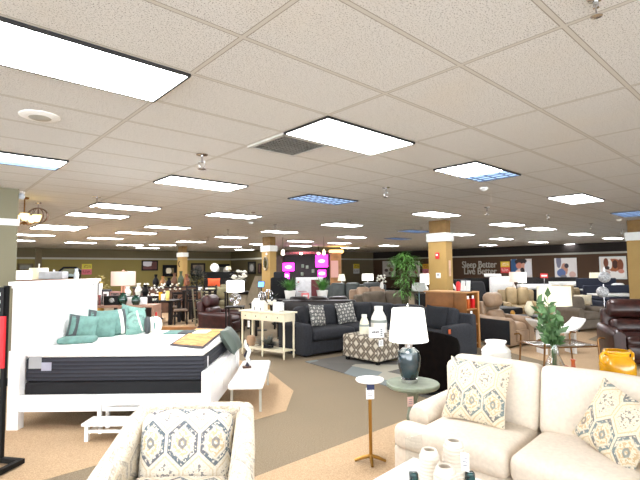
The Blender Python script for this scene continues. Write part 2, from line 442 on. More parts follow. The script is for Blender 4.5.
# near pillar at the left edge
pl = at(19, 189, CEIL); pw = 1.9
for nm, zc, hh, ex, mm in (('pillar', CEIL/2, CEIL, 0, PILM), ('trim_2', 2.455, .1, .02, TRIMW), ('baseboard_left', .06, .12, .015, DKW)):
    o = struct(B().box((-pw/2+ex/2, .25, zc), (pw+ex, .5+ex*2, hh)).build(nm, mm)); o.location = (pl.x, pl.y, 0); o.rotation_euler = (0, 0, YAW)
def column(px, Y, label_i):
    """rectangular column: .55 along P, .30 along Q; px = pixel of the near vertical edge"""
    c = atY(px, 268, Y); c.z = 0
    ctr = c + PD*.275 + QD*.15
    def put(o): o.location = ctr; o.rotation_euler = (0, 0, YAW); return struct(o)
    put(B().box((0, 0, 1.2), (.30, .55, 2.4)).build('column', COLM))
    put(B().box((0, 0, 2.8), (.27, .50, .35)).build('column_neck', mat('brown_neck_paint', (128, 98, 56), .8)))
    put(B().rbox((0, 0, 2.515), (.38, .63, .23), .012).build('column_capital', TRIMW))
    return ctr
col1 = column(446.5, 11.9, 0); col2 = column(270, 17.5, 1); col3 = column(182, 23.7, 2); col4 = column(652, 12.2, 3)

# ================================================================== CEILING FIXTURES
EM = emat('fluorescent_diffuser', (252, 252, 255), 12.0)
EMD = emat('unlit_louvre_glow', (140, 168, 205), .75)  # emission paints a bluish glow onto louvres that are switched off
RIMSHADOW = mat('fixture_shadow_rim', (22, 20, 20), .5, var=.02)  # black strips paint in the shadow line around each light panel
LOUV = mat('louvre_blades', (110, 128, 156), .35, .6, var=.05)
def panel_mesh(x0, x1, y0, y1): return B().box(((x0+x1)/2, (y0+y1)/2, -.014), (x1-x0, y1-y0, .012))
rim = B()
for sx in (-1, 1): rim.box((sx*.602, 0, -.011), (.014, .60, .022))
for sy in (-1, 1): rim.box((0, sy*.293, -.011), (1.19, .014, .022))
FRM = 'ceiling_light'
def light_thing(label, i, j, mode='on', group=None):
    o = thing('ceiling_light', label, 'ceiling light', gridpt(i, j, CEIL-.001), YAW, group)
    rim.build('frame', RIMSHADOW, o, smooth=False)
    if mode == 'on': panel_mesh(-.59, .59, -.283, .283).build('diffuser', EM, o, smooth=False)
    elif mode == 'half':   # one tube row lit, the other dark
        panel_mesh(-.59, .59, -.283, .06).build('diffuser', EM, o, smooth=False)
        m = panel_mesh(-.59, .59, .062, .283)
        m.build('louvre', EMD, o, smooth=False); 
    elif mode == 'half2':
        panel_mesh(-.59, .1, -.283, .283).build('diffuser', EM, o, smooth=False)
        panel_mesh(.102, .59, -.283, .283).build('louvre', EMD, o, smooth=False)
    else:
        panel_mesh(-.59, .59, -.283, .283).build('diffuser', EMD, o, smooth=False)
    if mode != 'on':
        g = B()
        for k in range(9): g.box((-.53+k*.1325, 0, -.024), (.012, .56, .012))
        for k in range(3): g.box((0, -.19+k*.19, -.024), (1.17, .012, .012))
        g.build('blades', LOUV, o, smooth=False)
    return o
near = [
 ('large bright ceiling light panel cut by the upper left edge of the photo', 1.5, .5, 'on'),
 ('large bright ceiling light panel beside the square air vent', 1.5, 2.5, 'on'),
 ('ceiling light panel at left edge with blue strip along its lower side', 6.5, .5, 'half3'),
 ('long lit ceiling light panel left of centre below the vent', 6.5, 2.5, 'on'),
 ('ceiling light panel lit at one end with its other end dark blue', 1.5, 4.5, 'half2'),
 ('bright ceiling light panel at right, third of the front row', 1.5, 7.5, 'on'),
 ('unlit bluish louvred ceiling light near the middle of the ceiling', 6.5, 4.5, 'off'),
 ('unlit bluish louvred ceiling light at the right edge of the photo', 1.5, 10.6, 'off'),
 ('lit ceiling light panel just before the tan column with fire alarm', 6.5, 7.5, 'on'),
 ('lit ceiling light panel above the white bed headboard, nearer of two', 11.7, 2.5, 'on'),
 ('lit ceiling light panel above the white bed headboard, farther of two', 14.6, 2.5, 'on'),
 ('lit ceiling light panel beyond the one left of centre, above bed pillows', 11.6, 4.5, 'on'),
]
for lab, i, j, md in near:
    if md == 'half3':
        o = thing('ceiling_light', lab, 'ceiling light', gridpt(i, j, CEIL-.001), YAW); rim.build('frame', RIMSHADOW, o, smooth=False)
        panel_mesh(-.59, .59, -.283, .08).build('diffuser', EM, o, smooth=False); panel_mesh(-.59, .59, .082, .283).build('louvre', EMD, o, smooth=False)
    else: lt = light_thing(lab, i, j, md)
far_on = [(20, 2.5), (21.4, 2.5), (26.4, 2.5), (32, 2.5), (17.6, 4.5), (21.7, 4.5), (27, 4.5), (32.6, 4.5), (11.7, 7.5), (16.6, 7.5), (21.7, 7.5), (27.3, 7.5), (32.3, 7.5),
          (6.7, 10.7), (17.2, 10.7), (22.5, 10.7), (27.5, 10.7), (32.2, 10.6), (6.7, 12.7), (11.6, 12.7), (22.6, 12.8), (28, 13), (36.7, 12.8),
          (6.8, 16), (12.1, 16), (17.3, 16), (23, 16.2), (27.8, 16.1), (6.8, 19.4), (12.3, 19.5), (17.3, 20), (6.8, 23), (12, 23), (34, 6.5), (38, 8)]
base = None
for i, j in far_on:
    base = light_thing('small lit ceiling light panel in the distant rows over the showroom', i, j, 'on', 'distant lit ceiling panels') if base is None else base
    if (i, j) != far_on[0]: dup(base, gridpt(i, j, CEIL-.001), YAW)
off0 = light_thing('small unlit ceiling light panel in the distance left of the tan column', 11.9, 10.5, 'off', 'distant unlit ceiling panels')
dup(off0, gridpt(16.5, 12.7, CEIL-.001), YAW)
# air vent
o = thing('air_vent', 'square metal egg-crate air vent set in the ceiling', 'vent', gridpt(2.5, 2.25, CEIL-.001), YAW)
m = B()
for sx in (-1, 1): m.box((sx*.285, 0, -.012), (.035, .6, .02)); m.box((0, sx*.285, -.012), (.6, .035, .02))
m.build('frame', mat('vent_frame', (200, 198, 192), .5), o, smooth=False)
m = B().box((0, 0, -.004), (.54, .54, .006)); m.build('duct_opening', mat('dim_duct', (26, 25, 24), .8), o, smooth=False)
m = B()
for k in range(12):
    t = -.25+k*.0455; m.box((t, 0, -.012), (.008, .54, .012)); m.box((0, t, -.012), (.54, .008, .012))
m.build('grille', mat('vent_grille', (132, 130, 124), .5, .2), o, smooth=False)
# round speaker
c = at(40, 116, CEIL)
o = thing('ceiling_speaker', 'round white ceiling speaker between the two light panels at upper left', 'speaker', (c.x, c.y, CEIL), 0)
B().lathe([(.15, 0), (.15, -.006), (.12, -.016), (.095, -.018)], 28).build('rim', WHITE, o)
B().lathe([(.094, -.012), (.07, -.024), (.001, -.03)], 28).build('grille', mat('speaker_grille', (176, 172, 160), .6), o)
# sprinklers
def sprinkler(label, px, py, s=1.0, z=CEIL, group=None, Y=None):
    c = at(px, py, z-.04)
    o = thing('fire_sprinkler', label, 'sprinkler', (c.x, c.y, z), R.random()*3, group)
    B().lathe([(.036*s, 0), (.034*s, -.008), (.012, -.012), (.012, -.035*s), (.014, -.05*s)], 14).build('escutcheon', CHROME, o)
    m = B(); m.tube([(.012*s, 0, -.04*s), (.024*s, 0, -.06*s), (.006*s, 0, -.085*s)], .004, 6); m.tube([(-.012*s, 0, -.04*s), (-.024*s, 0, -.06*s), (-.006*s, 0, -.085*s)], .004, 6)
    m.lathe([(.004, -.083*s), (.026*s, -.088*s), (.026*s, -.092*s), (.003, -.095*s)], 12); m.build('deflector', CHROME, o); return o
SPK = sprinkler('dark ring-shaped sprinkler head at the top right of the ceiling', 596, 6, 1.0)
sprinkler('chrome sprinkler head above the long light panel left of centre', 202, 158, 1.8)
sprinkler('chrome sprinkler head above the bed headboard beside a light panel', 97, 199, 2.0)
sprinkler('chrome sprinkler head hanging near the centre of the ceiling', 386, 190, 1.7)
sprinkler('chrome sprinkler head right of the centre ceiling light', 487, 209, 1.7)
sp0 = None
for px, py in [(253, 214), (548, 216), (591, 225), (622, 231), (513, 238), (421, 229), (228, 231), (350, 222), (366, 246), (275, 226), (208, 238)]:
    sp0 = sprinkler('tiny sprinkler head on the distant part of the ceiling', px, py, 1.5, CEIL, 'distant sprinkler heads') if sp0 is None else dup(sp0, (lambda q: (q.x, q.y, CEIL))(at(px, py, CEIL-.04)), R.random()*3)
for k, (px, py, lab) in enumerate([(484, 189, 'white dome smoke detector right of the ceiling centre, nearest'), (619, 220, 'white dome smoke detector by the unlit light at right'), (251, 223, 'white dome smoke detector left of centre beyond a lit panel')]):
    c = at(px, py, CEIL-.02); o = B().lathe([(.07, 0), (.068, -.02), (.05, -.04), (.02, -.055), (.001, -.057)], 18).build('smoke_detector', WHITE); tag(o, lab, 'smoke detector', loc=(c.x, c.y, CEIL))
# security camera on pillar corner
c = at(21.5, 196, 2.9); o = thing('security_camera', 'small white camera under the ceiling at the pillar corner', 'camera', (c.x, c.y, CEIL), .4)
B().lathe([(.045, 0), (.045, -.03), (.03, -.04)], 14).build('mount', WHITE, o); B().lathe([(.001, -.14), (.035, -.125), (.05, -.09), (.045, -.05), (.03, -.035)], 16).build('dome', mat('camera_dome', (210, 220, 232), .2), o)
# small chandelier & wire pendant
WARM = emat('warm_glass_shade', (255, 222, 140), 1.3)
c = at(24, 222, 2.55)
o = thing('chandelier', 'small lit chandelier with warm glass shades beside the pillar', 'chandelier', (c.x, c.y, CEIL), .3)
B().lathe([(.07, 0), (.06, -.03), (.012, -.04), (.01, -.42), (.03, -.45), (.001, -.48)], 12).build('stem', BRONZE, o)
for k in range(5):
    a = 2*PI*k/5; m = B().tube([(0, 0, -.42), (.1*cos(a), .1*sin(a), -.47), (.19*cos(a), .19*sin(a), -.42)], .008, 6); ar = m.build('arm', BRONZE, o)
    B().lathe([(.02, -.42), (.045, -.40), (.065, -.34), (.07, -.30)], 12, c=(.19*cos(a), .19*sin(a), 0)).build('glass_shade', WARM, o)
c = at(38, 217.5, 2.7)
o = thing('cage_pendant', 'round wire cage pendant lamp hanging next to the chandelier', 'pendant lamp', (c.x, c.y, CEIL), 0)
B().lathe([(.05, 0), (.045, -.02), (.006, -.025), (.006, -.1)], 10).build('canopy', CHROME, o)
m = B()
for k in range(6):
    a = PI*k/6; m.tube([(.17*cos(t)*cos(a), .17*cos(t)*sin(a), -.24+.14*sin(t)) for t in [2*PI*q/18 for q in range(18)]], .006, 5, True)
m.build('cage', mat('brown_wire', (110, 84, 70), .4, .6), o)
# ================================================================== FURNITURE BUILDERS (face -Y)
def sofa(label, loc, rz, w, d=.95, h=.9, n=2, arm_w=.2, arm_h=.62, seat_h=.48, m=None, cat='sofa', group=None, arms=(1, 1), name='sofa', foot=True, back_t=.24, cover=None):
    o = thing(name, label, cat, loc, rz, group); m = m or CHAR
    iw = w - arm_w*(arms[0]+arms[1]); x0 = -w/2 + arm_w*arms[0]
    B().rbox((0, .02, .19), (w-.02, d-.06, .26), .03).build('base', m, o)
    B().rbox((0, d/2-back_t/2, (.1+h-.06)/2+.02), (w-.01, back_t-.03, h-.14), .07, n=3).build('backrest', m, o)
    for k, sx in ((0, -1), (1, 1)):
        if arms[k]: B().arm([(-d/2+.01, sx*(w/2-arm_w/2), arm_w*.96, .07, arm_h-.015), (-d/2+.04, sx*(w/2-arm_w/2), arm_w, .06, arm_h), (d/2-.06, sx*(w/2-arm_w/2), arm_w, .06, arm_h)]).build('arm', m, o)
    cw = iw/n
    for k in range(n):
        cx = x0 + cw*(k+.5)
        B().rbox((cx, -.06, seat_h-.09), (cw-.008, d-.12, .19), .06, (0, 0.01, .03), n=5).build('seat_cushion', cover or m, o)
        B().rbox((cx, d/2-back_t-.06, seat_h+(h-seat_h)/2+.03), (cw-.015, .2, h-seat_h+.04), .08, (0, .035, 0.01), rot=RX(-.16), n=5).build('back_cushion', cover or m, o)
    if foot:
        for sx in (-1, 1):
            for sy in (-1, 1): B().lathe([(.025, 0), (.03, .07)], 10, c=(sx*(w/2-.08), sy*(d/2-.1), 0)).build('foot', DKW, o)
    return o
def recliner(label, loc, rz, m, w=.92, h=1.05, group=None, n=1, name='recliner', d=.95, arm_m=None, cat='recliner'):
    o = thing(name, label, cat, loc, rz, group); aw = .2
    B().rbox((0, 0, .16), (w-.04, d-.1, .24), .04).build('base', m, o)
    cw = (w-2*aw)/n
    for k in range(n):
        cx = -w/2+aw+cw*(k+.5)
        B().rbox((cx, -.08, .40), (cw-.006, d-.2, .2), .08, (0, .02, .03), n=4).build('seat_cushion', m, o)
        B().rbox((cx, -d/2+.03, .24), (cw-.02, .1, .26), .04, (0, .02, 0), n=4).build('footrest', m, o)
        B().rbox((cx, d/2-.24, .60), (cw+.02, .2, .3), .09, (0, .04, 0), rot=RX(-.2), n=4).build('back_cushion', m, o)
        B().rbox((cx, d/2-.17, h-.16), (cw+.05, .22, .33), .1, (0, .04, .01), rot=RX(-.2), n=4).build('headrest', m, o)
    B().rbox((0, d/2-.09, .5), (w-.2, .16, h-.25), .06, rot=RX(-.12)).build('backrest', m, o)
    for sx in (-1, 1):
        B().arm([(-d/2, sx*(w/2-aw/2), aw*.9, .06, .58), (-d/2+.05, sx*(w/2-aw/2), aw*1.08, .04, .62), (d/4, sx*(w/2-aw/2), aw*1.05, .04, .64), (d/2-.1, sx*(w/2-aw/2), aw*.9, .04, .66)]).build('arm', arm_m or m, o)
    return o
def drum_shade(o, z0, z1, r0, r1, m, c=(0, 0, 0)):
    return B().shell([(r0, z0), (r1, z1)], .004, 32, c).build('lamp_shade', m, o)
def bulb(loc, e, r=.05, c=(1, .93, .8)):
    l = bpy.data.lights.new('bulb', 'POINT'); l.energy = e; l.shadow_soft_size = r; l.color = c
    o = bpy.data.objects.new('bulb', l); C.objects.link(o); o.location = loc; return o
def vase(name, label, loc, prof, m, cat='vase', group=None, seg=20):
    o = B().lathe(prof, seg).build(name, m); return tag(o, label, cat, group, loc)
def table(name, label, loc, rz, w, d, h, m, leg=.05, top=.035, cat='table', shelf=None, group=None, topm=None):
    o = thing(name, label, cat, loc, rz, group)
    B().rbox((0, 0, h-top/2), (w, d, top), .008).build('table_top', topm or m, o)
    for sx in (-1, 1):
        for sy in (-1, 1): B().box((sx*(w/2-leg), sy*(d/2-leg), (h-top)/2), (leg, leg, h-top)).build('leg', m, o, False)
    if shelf: B().box((0, 0, shelf), (w-leg, d-leg, .025)).build('shelf', m, o, False)
    return o
def tag_card(label, loc, w, h, m, rz=0, cat='price tag', name='price_tag', lines=True):
    o = thing(name, label, cat, loc, rz)
    B().box((0, 0, 0), (w, .003, h)).build('card', m, o, False)
    if lines:
        q = B()
        for k in range(3): q.box((0, -.0022, h*.22-k*h*.2), (w*.6, .001, h*.06))
        q.build('print', mat('grey_print', (150, 150, 156), .8), o, False)
    return o

# ================================================================== FOREGROUND: BED
bx0, bx1, by0, by1 = -3.36, -1.20, 4.96, 6.66
bed = thing('bed', 'white painted panel bed with tall headboard at the left', 'bed', ((bx0+bx1)/2, (by0+by1)/2, 0), 0)
L = (bx1-bx0)/2; W = (by1-by0)/2
m = B(); m.box((-L+.03, 0, .955), (.05, W*2-.16, 1.13)); m.box((-L+.06, 0, 1.44), (.03, W*2-.18, .12)); m.box((-L+.06, 0, .75), (.03, W*2-.18, .3))
for sy in (-1, 1): m.box((-L+.0585, sy*(W-.15), 1.1), (.03, .11, .52))
m.build('headboard_panel', BEDW, bed, False)
m = B(); m.box((-L+.035, 0, 1.535), (.12, W*2-.0, .03)); m.box((-L+.035, 0, 1.57), (.16, W*2+.05, .04)); m.build('headboard_cap', BEDW, bed, False)
for sy in (-1, 1):
    B().box((-L+.035, sy*(W-.045), .76), (.09, .09, 1.52)).box((-L+.035, sy*(W-.04), .42), (.12, .1, .84)).build('post', BEDW, bed, False)
    B().box((.0, sy*(W-.03), .275), (2*L-.16, .05, .17)).build('side_rail', BEDW, bed, False)
    B().box((L-.045, sy*(W-.04), .30), (.1, .1, .60)).build('foot_post', BEDW, bed, False)
m = B(); m.box((L-.04, 0, .36), (.05, W*2-.16, .40)); m.box((L-.035, 0, .585), (.11, W*2-.14, .03))
for k in range(3): m.box((L-.012, -W+.36+k*(W*2-.72)/2, .37), (.012, .42, .26))
m.build('footboard', BEDW, bed, False)
m = B()
for k in range(6): m.box((-L+.25+k*.34, 0, .30), (.09, W*2-.12, .03))
m.build('slat', OAK, bed, False); B().box((0, 0, .14), (.05, .05, .27)).build('centre_leg', BLK, bed, False)
mx0, mx1, my0, my1 = bx0+.10, bx1-.09, by0+.07, by1-.05; mcx, mcy = (mx0+mx1)/2, (my0+my1)/2
o = thing('box_spring', 'black box spring under the mattress of the white bed', 'box spring', (mcx, mcy, .315), 0)
B().rbox((0, 0, .085), (mx1-mx0, my1-my0, .17), .025).build('body', BLKF, o)
mt = thing('mattress', 'thick mattress with dark quilted sides and white top on the bed', 'mattress', (mcx, mcy, .487), 0)
def quilt():
    k = NT('dark_quilted_side'); _, _, z = k.sep(k.coord()); s_ = k.ma('SINE', k.ma('MULTIPLY', z, 150))
    k.col(k.mix(k.step(s_, .2, .95), lin((40, 42, 51)), lin((20, 21, 27)))); k.rough(.85); k.bump(s_, .4, .01); return k.m
B().rbox((0, 0, .135), (mx1-mx0, my1-my0, .27), .04, (0, .0, 0)).build('side_panel', quilt(), mt)
B().rbox((0, 0, .292), (mx1-mx0-.005, my1-my0-.005, .055), .026, (0, 0, .018), n=6).build('pillow_top', TICK, mt)
m = B()
for k in range(7):
    a = k*.9; m.lathe([(.02+.012*sin(k*2.1), 0), (.02, .003), (.001, .004)], 8, c=(-.28+k*.07, .12+.03*sin(a), .334), sx=1.5)
m.build('stitched_logo', mat('grey_thread', (110, 112, 116), .9), mt)
B().box((-.87, -(my1-my0)/2-.003, .215), (.14, .004, .13)).build('care_label', blobs('care_label_print', (150, 152, 152), [(.3, .6, .2, .2, (90, 98, 104)), (.7, .4, .2, .2, (190, 192, 190))]), mt, False)
B().box((-.745, -(my1-my0)/2-.003, .17), (.11, .004, .09)).build('paper_tag', mat('pale_tag', (160, 162, 178), .8), mt, False)
B().box(((mx1-mx0)/2+.002, -.62, .17), (.004, .035, .13)).build('side_label', PAPER, mt, False)
ZT = .812
def bpillow(label, px, Y, w, h, t, X, tilt, yaw, mats, name='throw_pillow', stripe=None, zt=None, roll=0.0):
    o = thing(name, label, 'pillow', (X, Y, (zt or ZT)+h/2*cos(tilt)-.01), yaw)
    M = Matrix.Rotation(-tilt, 4, 'X') @ Matrix.Rotation(roll, 4, 'Y')
    B().pillow(w, h, t, M).build('cover', mats[0], o)
    if stripe:
        for (sx, sw, mm) in stripe:
            q = B(); n = 10; vs = []
            for j in range(n+1):
                v = -.94+1.88*j/n
                for e in (0, 1):
                    u = (sx+(e-.5)*sw)/(w/2); y = -t/2*max(0, (1-u*u)*(1-v*v))**.4-.006
                    vs.append(M @ Vector((w/2*u*(1-.08*(1-v*v)), y, h/2*v*(1-.08*(1-u*u)))))
            q.add(vs, [(2*j, 2*j+1, 2*j+3, 2*j+2) for j in range(n)]); q.build('stripe', mm, o)
    return o
TG = damask('teal_leaf_cotton', .3, .4, base=(112, 152, 142), blue=(100, 140, 132), tan=(140, 172, 162), grey=(84, 96, 96), strong=.6)
bpillow('teal throw pillow with grey corner, leftmost against the headboard', 0, 5.93, .36, .34, .13, -3.11, .3, .45, [TEALF], stripe=[(-.11, .12, GREYF)], roll=.16)
bpillow('teal throw pillow with grey edge, second from the headboard', 0, 6.12, .38, .38, .15, -2.95, .25, .4, [TEALF], stripe=[(-.13, .1, GREYF)], roll=.12)
bpillow('teal throw pillow with white and grey stripes, third in row', 0, 6.30, .34, .38, .16, -2.81, .15, .75, [TEALF], stripe=[(.03, .05, PETW), (.08, .04, GREYF)], roll=-.1)
bpillow('pale patterned teal pillow standing before the round bolster', 0, 6.38, .34, .35, .14, -2.60, .3, .3, [TG], stripe=[(.06, .02, PETW)], roll=-.3)
bpillow('second pale teal pillow leaning behind the striped one', 0, 6.50, .34, .40, .12, -2.72, .1, .1, [TG], roll=.2)
o = thing('bolster', 'round bolster pillow with grey end and teal stripes', 'pillow', (-2.36, 6.4, ZT+.125), .5)
B().rbox((.02, 0, 0), (.2, .24, .24), .1).build('cover', PETW, o); B().lathe([(.001, .0), (.09, 0.01), (.118, .03), (.118, .07)], 18, c=(-.12, 0, 0), M=RY(PI/2)).build('end_cap', GREYF, o)
B().lathe([(.121, .0), (.121, .04)], 18, c=(-.01, 0, 0), M=RY(PI/2)).build('stripe', TEALF, o)
o = B().rbox((0, 0, .035), (.42, .24, .07), .034, (0, 0, .01)).build('flat_pillow', TEALF); tag(o, 'flat teal bed pillow lying under the upright teal pillows', 'pillow', loc=(-3.02, 5.66, ZT+.004), rz=.2)
o = thing('bed_runner', 'folded runner in teal, grey and cream bands across the far side', 'bed runner', (-1.95, 6.43, ZT+.002), 0)
for k, mm in enumerate((PETW, TEALF, GREYF, PETW)): B().rbox((-.33+k*.2, 0, .012), (.2, .3, .024), .01).build('band', mm, o)
def bannermat():
    k = NT('yellow_printed_banner'); x, y, _ = k.sep(k.coord('Object')); n = k.noise(k.coord('Object'), 22, 3)
    ln = k.ma('SINE', k.ma('MULTIPLY', y, 60)); c = k.mix(k.ma('MAXIMUM', k.ma('MULTIPLY', k.step(ln, .3, .6), k.step(n, .48, .55)), k.ma('MULTIPLY', k.step(k.noise(k.coord('Object'), 6, 1), .5, .56), .6)), lin((206, 160, 84)), lin((170, 106, 54)))
    k.col(c); k.rough(.7); return k.m
o = thing('printed_banner', 'yellow printed banner sheet laid across foot of the mattress', 'banner', (0, 0, ZT+.008), 0)
qa = at(169, 346, ZT); qb = at(203, 349, ZT); qc = at(226.5, 329.5, ZT); qd = at(196, 328.5, ZT)
def strip4(A, B_, C_, D_, z0, z1, inset=0):
    cc = (A+B_+C_+D_)/4; pts = [cc+(p-cc)*(1-inset) for p in (A, B_, C_, D_)]
    return B().prism([(p.x, p.y) for p in pts], z0, z1)
strip4(qa, qb, qc, qd, .0, .004).build('border', mat('dark_border', (60, 48, 50), .8), o, False)
strip4(qa, qb, qc, qd, .0045, .008, .12).build('printed_face', bannermat(), o, False)
# draped grey throw over the far foot corner
o = thing('throw_pillow', 'grey-green throw pillow slumped over far foot corner of bed', 'throw pillow', (-1.2, 6.08, .77), 0)
B().pillow(.36, .55, .18, Matrix.Rotation(1.0, 4, 'Y') @ Matrix.Rotation(PI/2, 4, 'X')).build('cover', mat('grey_green_satin', (84, 96, 88), .5, var=.15), o)
# bed steps
st = thing('bed_step', 'white two-tread wooden step stool beside the bed rail', 'step stool', (-2.06, 4.86, 0), 0)
B().box((0, -.16, .172), (.66, .24, .025)).build('lower_tread', WHITE, st, False); B().box((0, .06, .325), (.56, .24, .025)).build('upper_tread', WHITE, st, False)
for sx in (-1, 1):
    B().box((sx*.29, -.24, .08), (.035, .04, .16)).box((sx*.26, -.04, .155), (.03, .04, .31), RX(.12)).box((sx*.26, .14, .155), (.035, .035, .31)).box((sx*.27, -.06, .09), (.025, .36, .03)).build('side_frame', WHITE, st, False)
B().box((0, -.24, .10), (.56, .02, .03)).build('front_bar', WHITE, st, False); B().box((0, .03, .24), (.5, .02, .03)).build('riser_bar', WHITE, st, False)

# white bench at the foot of the bed
bn = thing('bench', 'white upholstered bench with clear legs at foot of the bed', 'bench', (-.93, 6.12, 0), .045)
B().rbox((0, 0, .315), (.42, 1.42, .07), .03, (0, 0, .01)).build('seat', mat('white_vinyl', (240, 238, 234), .5, var=.02), bn)
for sx in (-1, 1):
    for sy in (-1, 1): B().box((sx*.17, sy*.62, .14), (.03, .03, .28)).build('leg', mat('pale_acrylic', (176, 172, 160), .2, var=.02), bn, False)
sc = thing('sculpture', 'small black and white figure sculpture on the white bench', 'sculpture', (-1.02, 6.28, .355), .3)
B().box((0, 0, .012), (.11, .09, .024)).build('plinth', WALN, sc, False)
B().tube([(0, 0, .02), (.03, 0, .1), (-.02, 0, .17), (.02, .0, .25), (0, 0, .33)], [.03, .026, .03, .024, .012], 10).build('dark_figure', mat('dark_figurine', (50, 46, 56), .3, c2=(30, 30, 60)), sc)
B().tube([(.05, -.01, .03), (.0, -.03, .14), (.03, -.03, .23), (-.03, -.02, .31), (-.02, 0, .38)], [.014, .03, .028, .028, .01], 10).build('white_figure', CERW, sc)

# ================================================================== SIGN STAND (left edge)
c = atY(6.2, 300, 4.12); ss = thing('sign_stand', 'black floor sign stand with red framed poster at left edge', 'sign stand', (c.x, 4.12, 0), -.2)
for x in (0, -.72): B().box((x, 0, .80), (.035, .035, 1.55)).build('post', BLK, ss, False)
for x in (.21, -.93): B().box((x, -.28, .035), (.045, .60, .04)).build('side_rail', BLK, ss, False); B().lathe([(.02, 0), (.02, .02)], 10, c=(x, -.5, 0)).build('caster', CHROME, ss)
B().box((-.36, 0, .035), (1.14, .045, .04)).build('back_rail', BLK, ss, False)
B().box((-.36, -.022, 1.43), (.73, .02, .26)).build('header_board', BLK, ss, False)
m = B()
for k in range(3): m.box((-.14, -.034, 1.50-k*.07), (.22, .004, .03))
m.build('header_print', PAPER, ss, False)
B().box((-.36, -.022, 1.07), (.76, .02, .46)).build('red_board', REDS, ss, False)
B().box((-.36, -.034, 1.05), (.64, .004, .29)).build('poster', PAPER, ss, False)

# ================================================================== PATTERNED ARMCHAIR
DMB = damask('medallion_upholstery', .185, .38, oz=-.05, base=(206, 198, 184))
DMA = damask('floral_cream_upholstery', .22, .3, ox=.03, base=(212, 202, 184), grey=(120, 114, 108), blue=(130, 128, 126), strong=.5)
ac = thing('armchair', 'cream armchair with grey and blue medallion fabric at the bottom edge', 'armchair', (-.785, 2.50, 0), .02)
B().rbox((0, -.02, .26), (.66, .72, .34), .04).build('base', DMA, ac)
B().rbox((0, -.10, .46), (.56, .62, .16), .06, (0, 0, .03)).build('seat_cushion', DMB, ac)
B().rbox((0, .36, .56), (.66, .14, .62), .06, rot=RX(-.16), taper=.0).build('backrest', DMA, ac)
B().rbox((0, .21, .655), (.53, .17, .42), .07, (0, .03, .012), rot=RX(-.2), n=6).build('back_cushion', DMB, ac)
for sx in (-1, 1):
    B().arm([(-.40, sx*.385, .11, .1, .58), (-.36, sx*.38, .135, .09, .61), (-.15, sx*.365, .135, .09, .66), (.1, sx*.345, .13, .1, .755), (.28, sx*.325, .115, .12, .84), (.40, sx*.315, .1, .14, .865), (.44, sx*.31, .07, .2, .84)]).build('arm', DMA, ac)
    for sy in (-.3, .3): B().lathe([(.018, 0), (.028, .1)], 10, c=(sx*.28, sy, 0)).build('foot', DKW, ac)

# ================================================================== CREAM SOFA (local frame via corner O, u along seat, f forward)
SU = Vector((.72, -.694, 0)).normalized(); SFW = Vector((-SU.y*-1, 0, 0)); SFW = Vector((-.694, -.72, 0)).normalized(); SO = Vector((1.16, 3.97, 0))
rzS = atan2(SFW.x, -SFW.y)
def sofap(u, f, z=0): p = SO + SU*u + SFW*f; p.z = z; return p
# local x of sofa: face -Y rotated -> SFW ; local +X -> (cos rz, sin rz)
LX = Vector((cos(rzS), sin(rzS), 0)); SGN = 1 if LX.dot(SU) > 0 else -1
so = thing('sofa', 'large cream linen two-cushion sofa at lower right', 'sofa', sofap(0, 0), rzS)
def su(u): return u*SGN
CW = .705
B().rbox((su(CW), -.21, .20), (2*CW+.40, .90, .24), .03).build('base', LINEN, so)
B().rbox((su(CW), .17, .50), (2*CW+.30, .16, .74), .06).build('backrest', LINEN, so)
for k in (0, 1):
    m = B().rbox((su(CW*(k+.5)), -.26, .405), (CW-.006, .88, .19), .065, (0, .008, .025), n=6)
    if k == 0: m.rbox((su(.04), -.61, .405), (.44, .19, .188), .06, (0, .004, 0), n=4)
    else: m.rbox((su(2*CW-.04), -.61, .405), (.44, .19, .188), .06, (0, .004, 0), n=4)
    m.build('seat_cushion', LINEN, so)
    B().rbox((su(CW*(k+.5)), .02, .70), (CW-.004, .22, .50), .055, (0, .04, .012), rot=RX(-.2), n=6).build('back_cushion', LINEN, so)
for uu in (-.1, 2*CW+.1):
    B().arm([(-.44, su(uu), .18, .07, .575), (-.40, su(uu), .20, .06, .60), (.12, su(uu), .20, .06, .61), (.2, su(uu), .2, .06, .60)]).build('arm', LINEN, so)
for uu in (-.08, 2*CW+.08):
    for ff in (-.45, .15): B().lathe([(.025, 0), (.032, .1)], 10, c=(su(uu), ff, 0)).build('foot', DKW, so)
PILM1 = damask('tan_blue_medallion_pillow', .165, .39, oz=.09, base=(204, 192, 170), grey=(106, 104, 102), blue=(108, 120, 120), tan=(172, 144, 102))
def onsofa(label, u, f, w, h, t, tilt, roll, yaw=0, z=.5):
    p = sofap(u, f, z); o = thing('throw_pillow', label, 'pillow', p, rzS+yaw)
    B().pillow(w, h, t, Matrix.Rotation(-tilt, 4, 'X') @ Matrix.Rotation(roll, 4, 'Y'), 14).build('cover', PILM1, o); return o
onsofa('tan and blue medallion pillow on the left cushion of the cream sofa', .30, .24, .49, .49, .15, .42, .03, .1, .735)
onsofa('medallion pillow tipped on its corner against the right arm of the cream sofa', 1.24, .30, .44, .44, .16, .35, .34, -.4, .70)
p = sofap(1.43, .50, .565); o = tag_card('yellow and red price card propped against right arm of cream sofa', p, .06, .09, YELS, rzS, lines=False)
B().box((0, -.001, .055), (.06, .003, .02)).build('red_header', REDS, o, False); B().box((-.032, -.001, .0), (.008, .003, .1)).build('white_edge', PAPER, o, False)

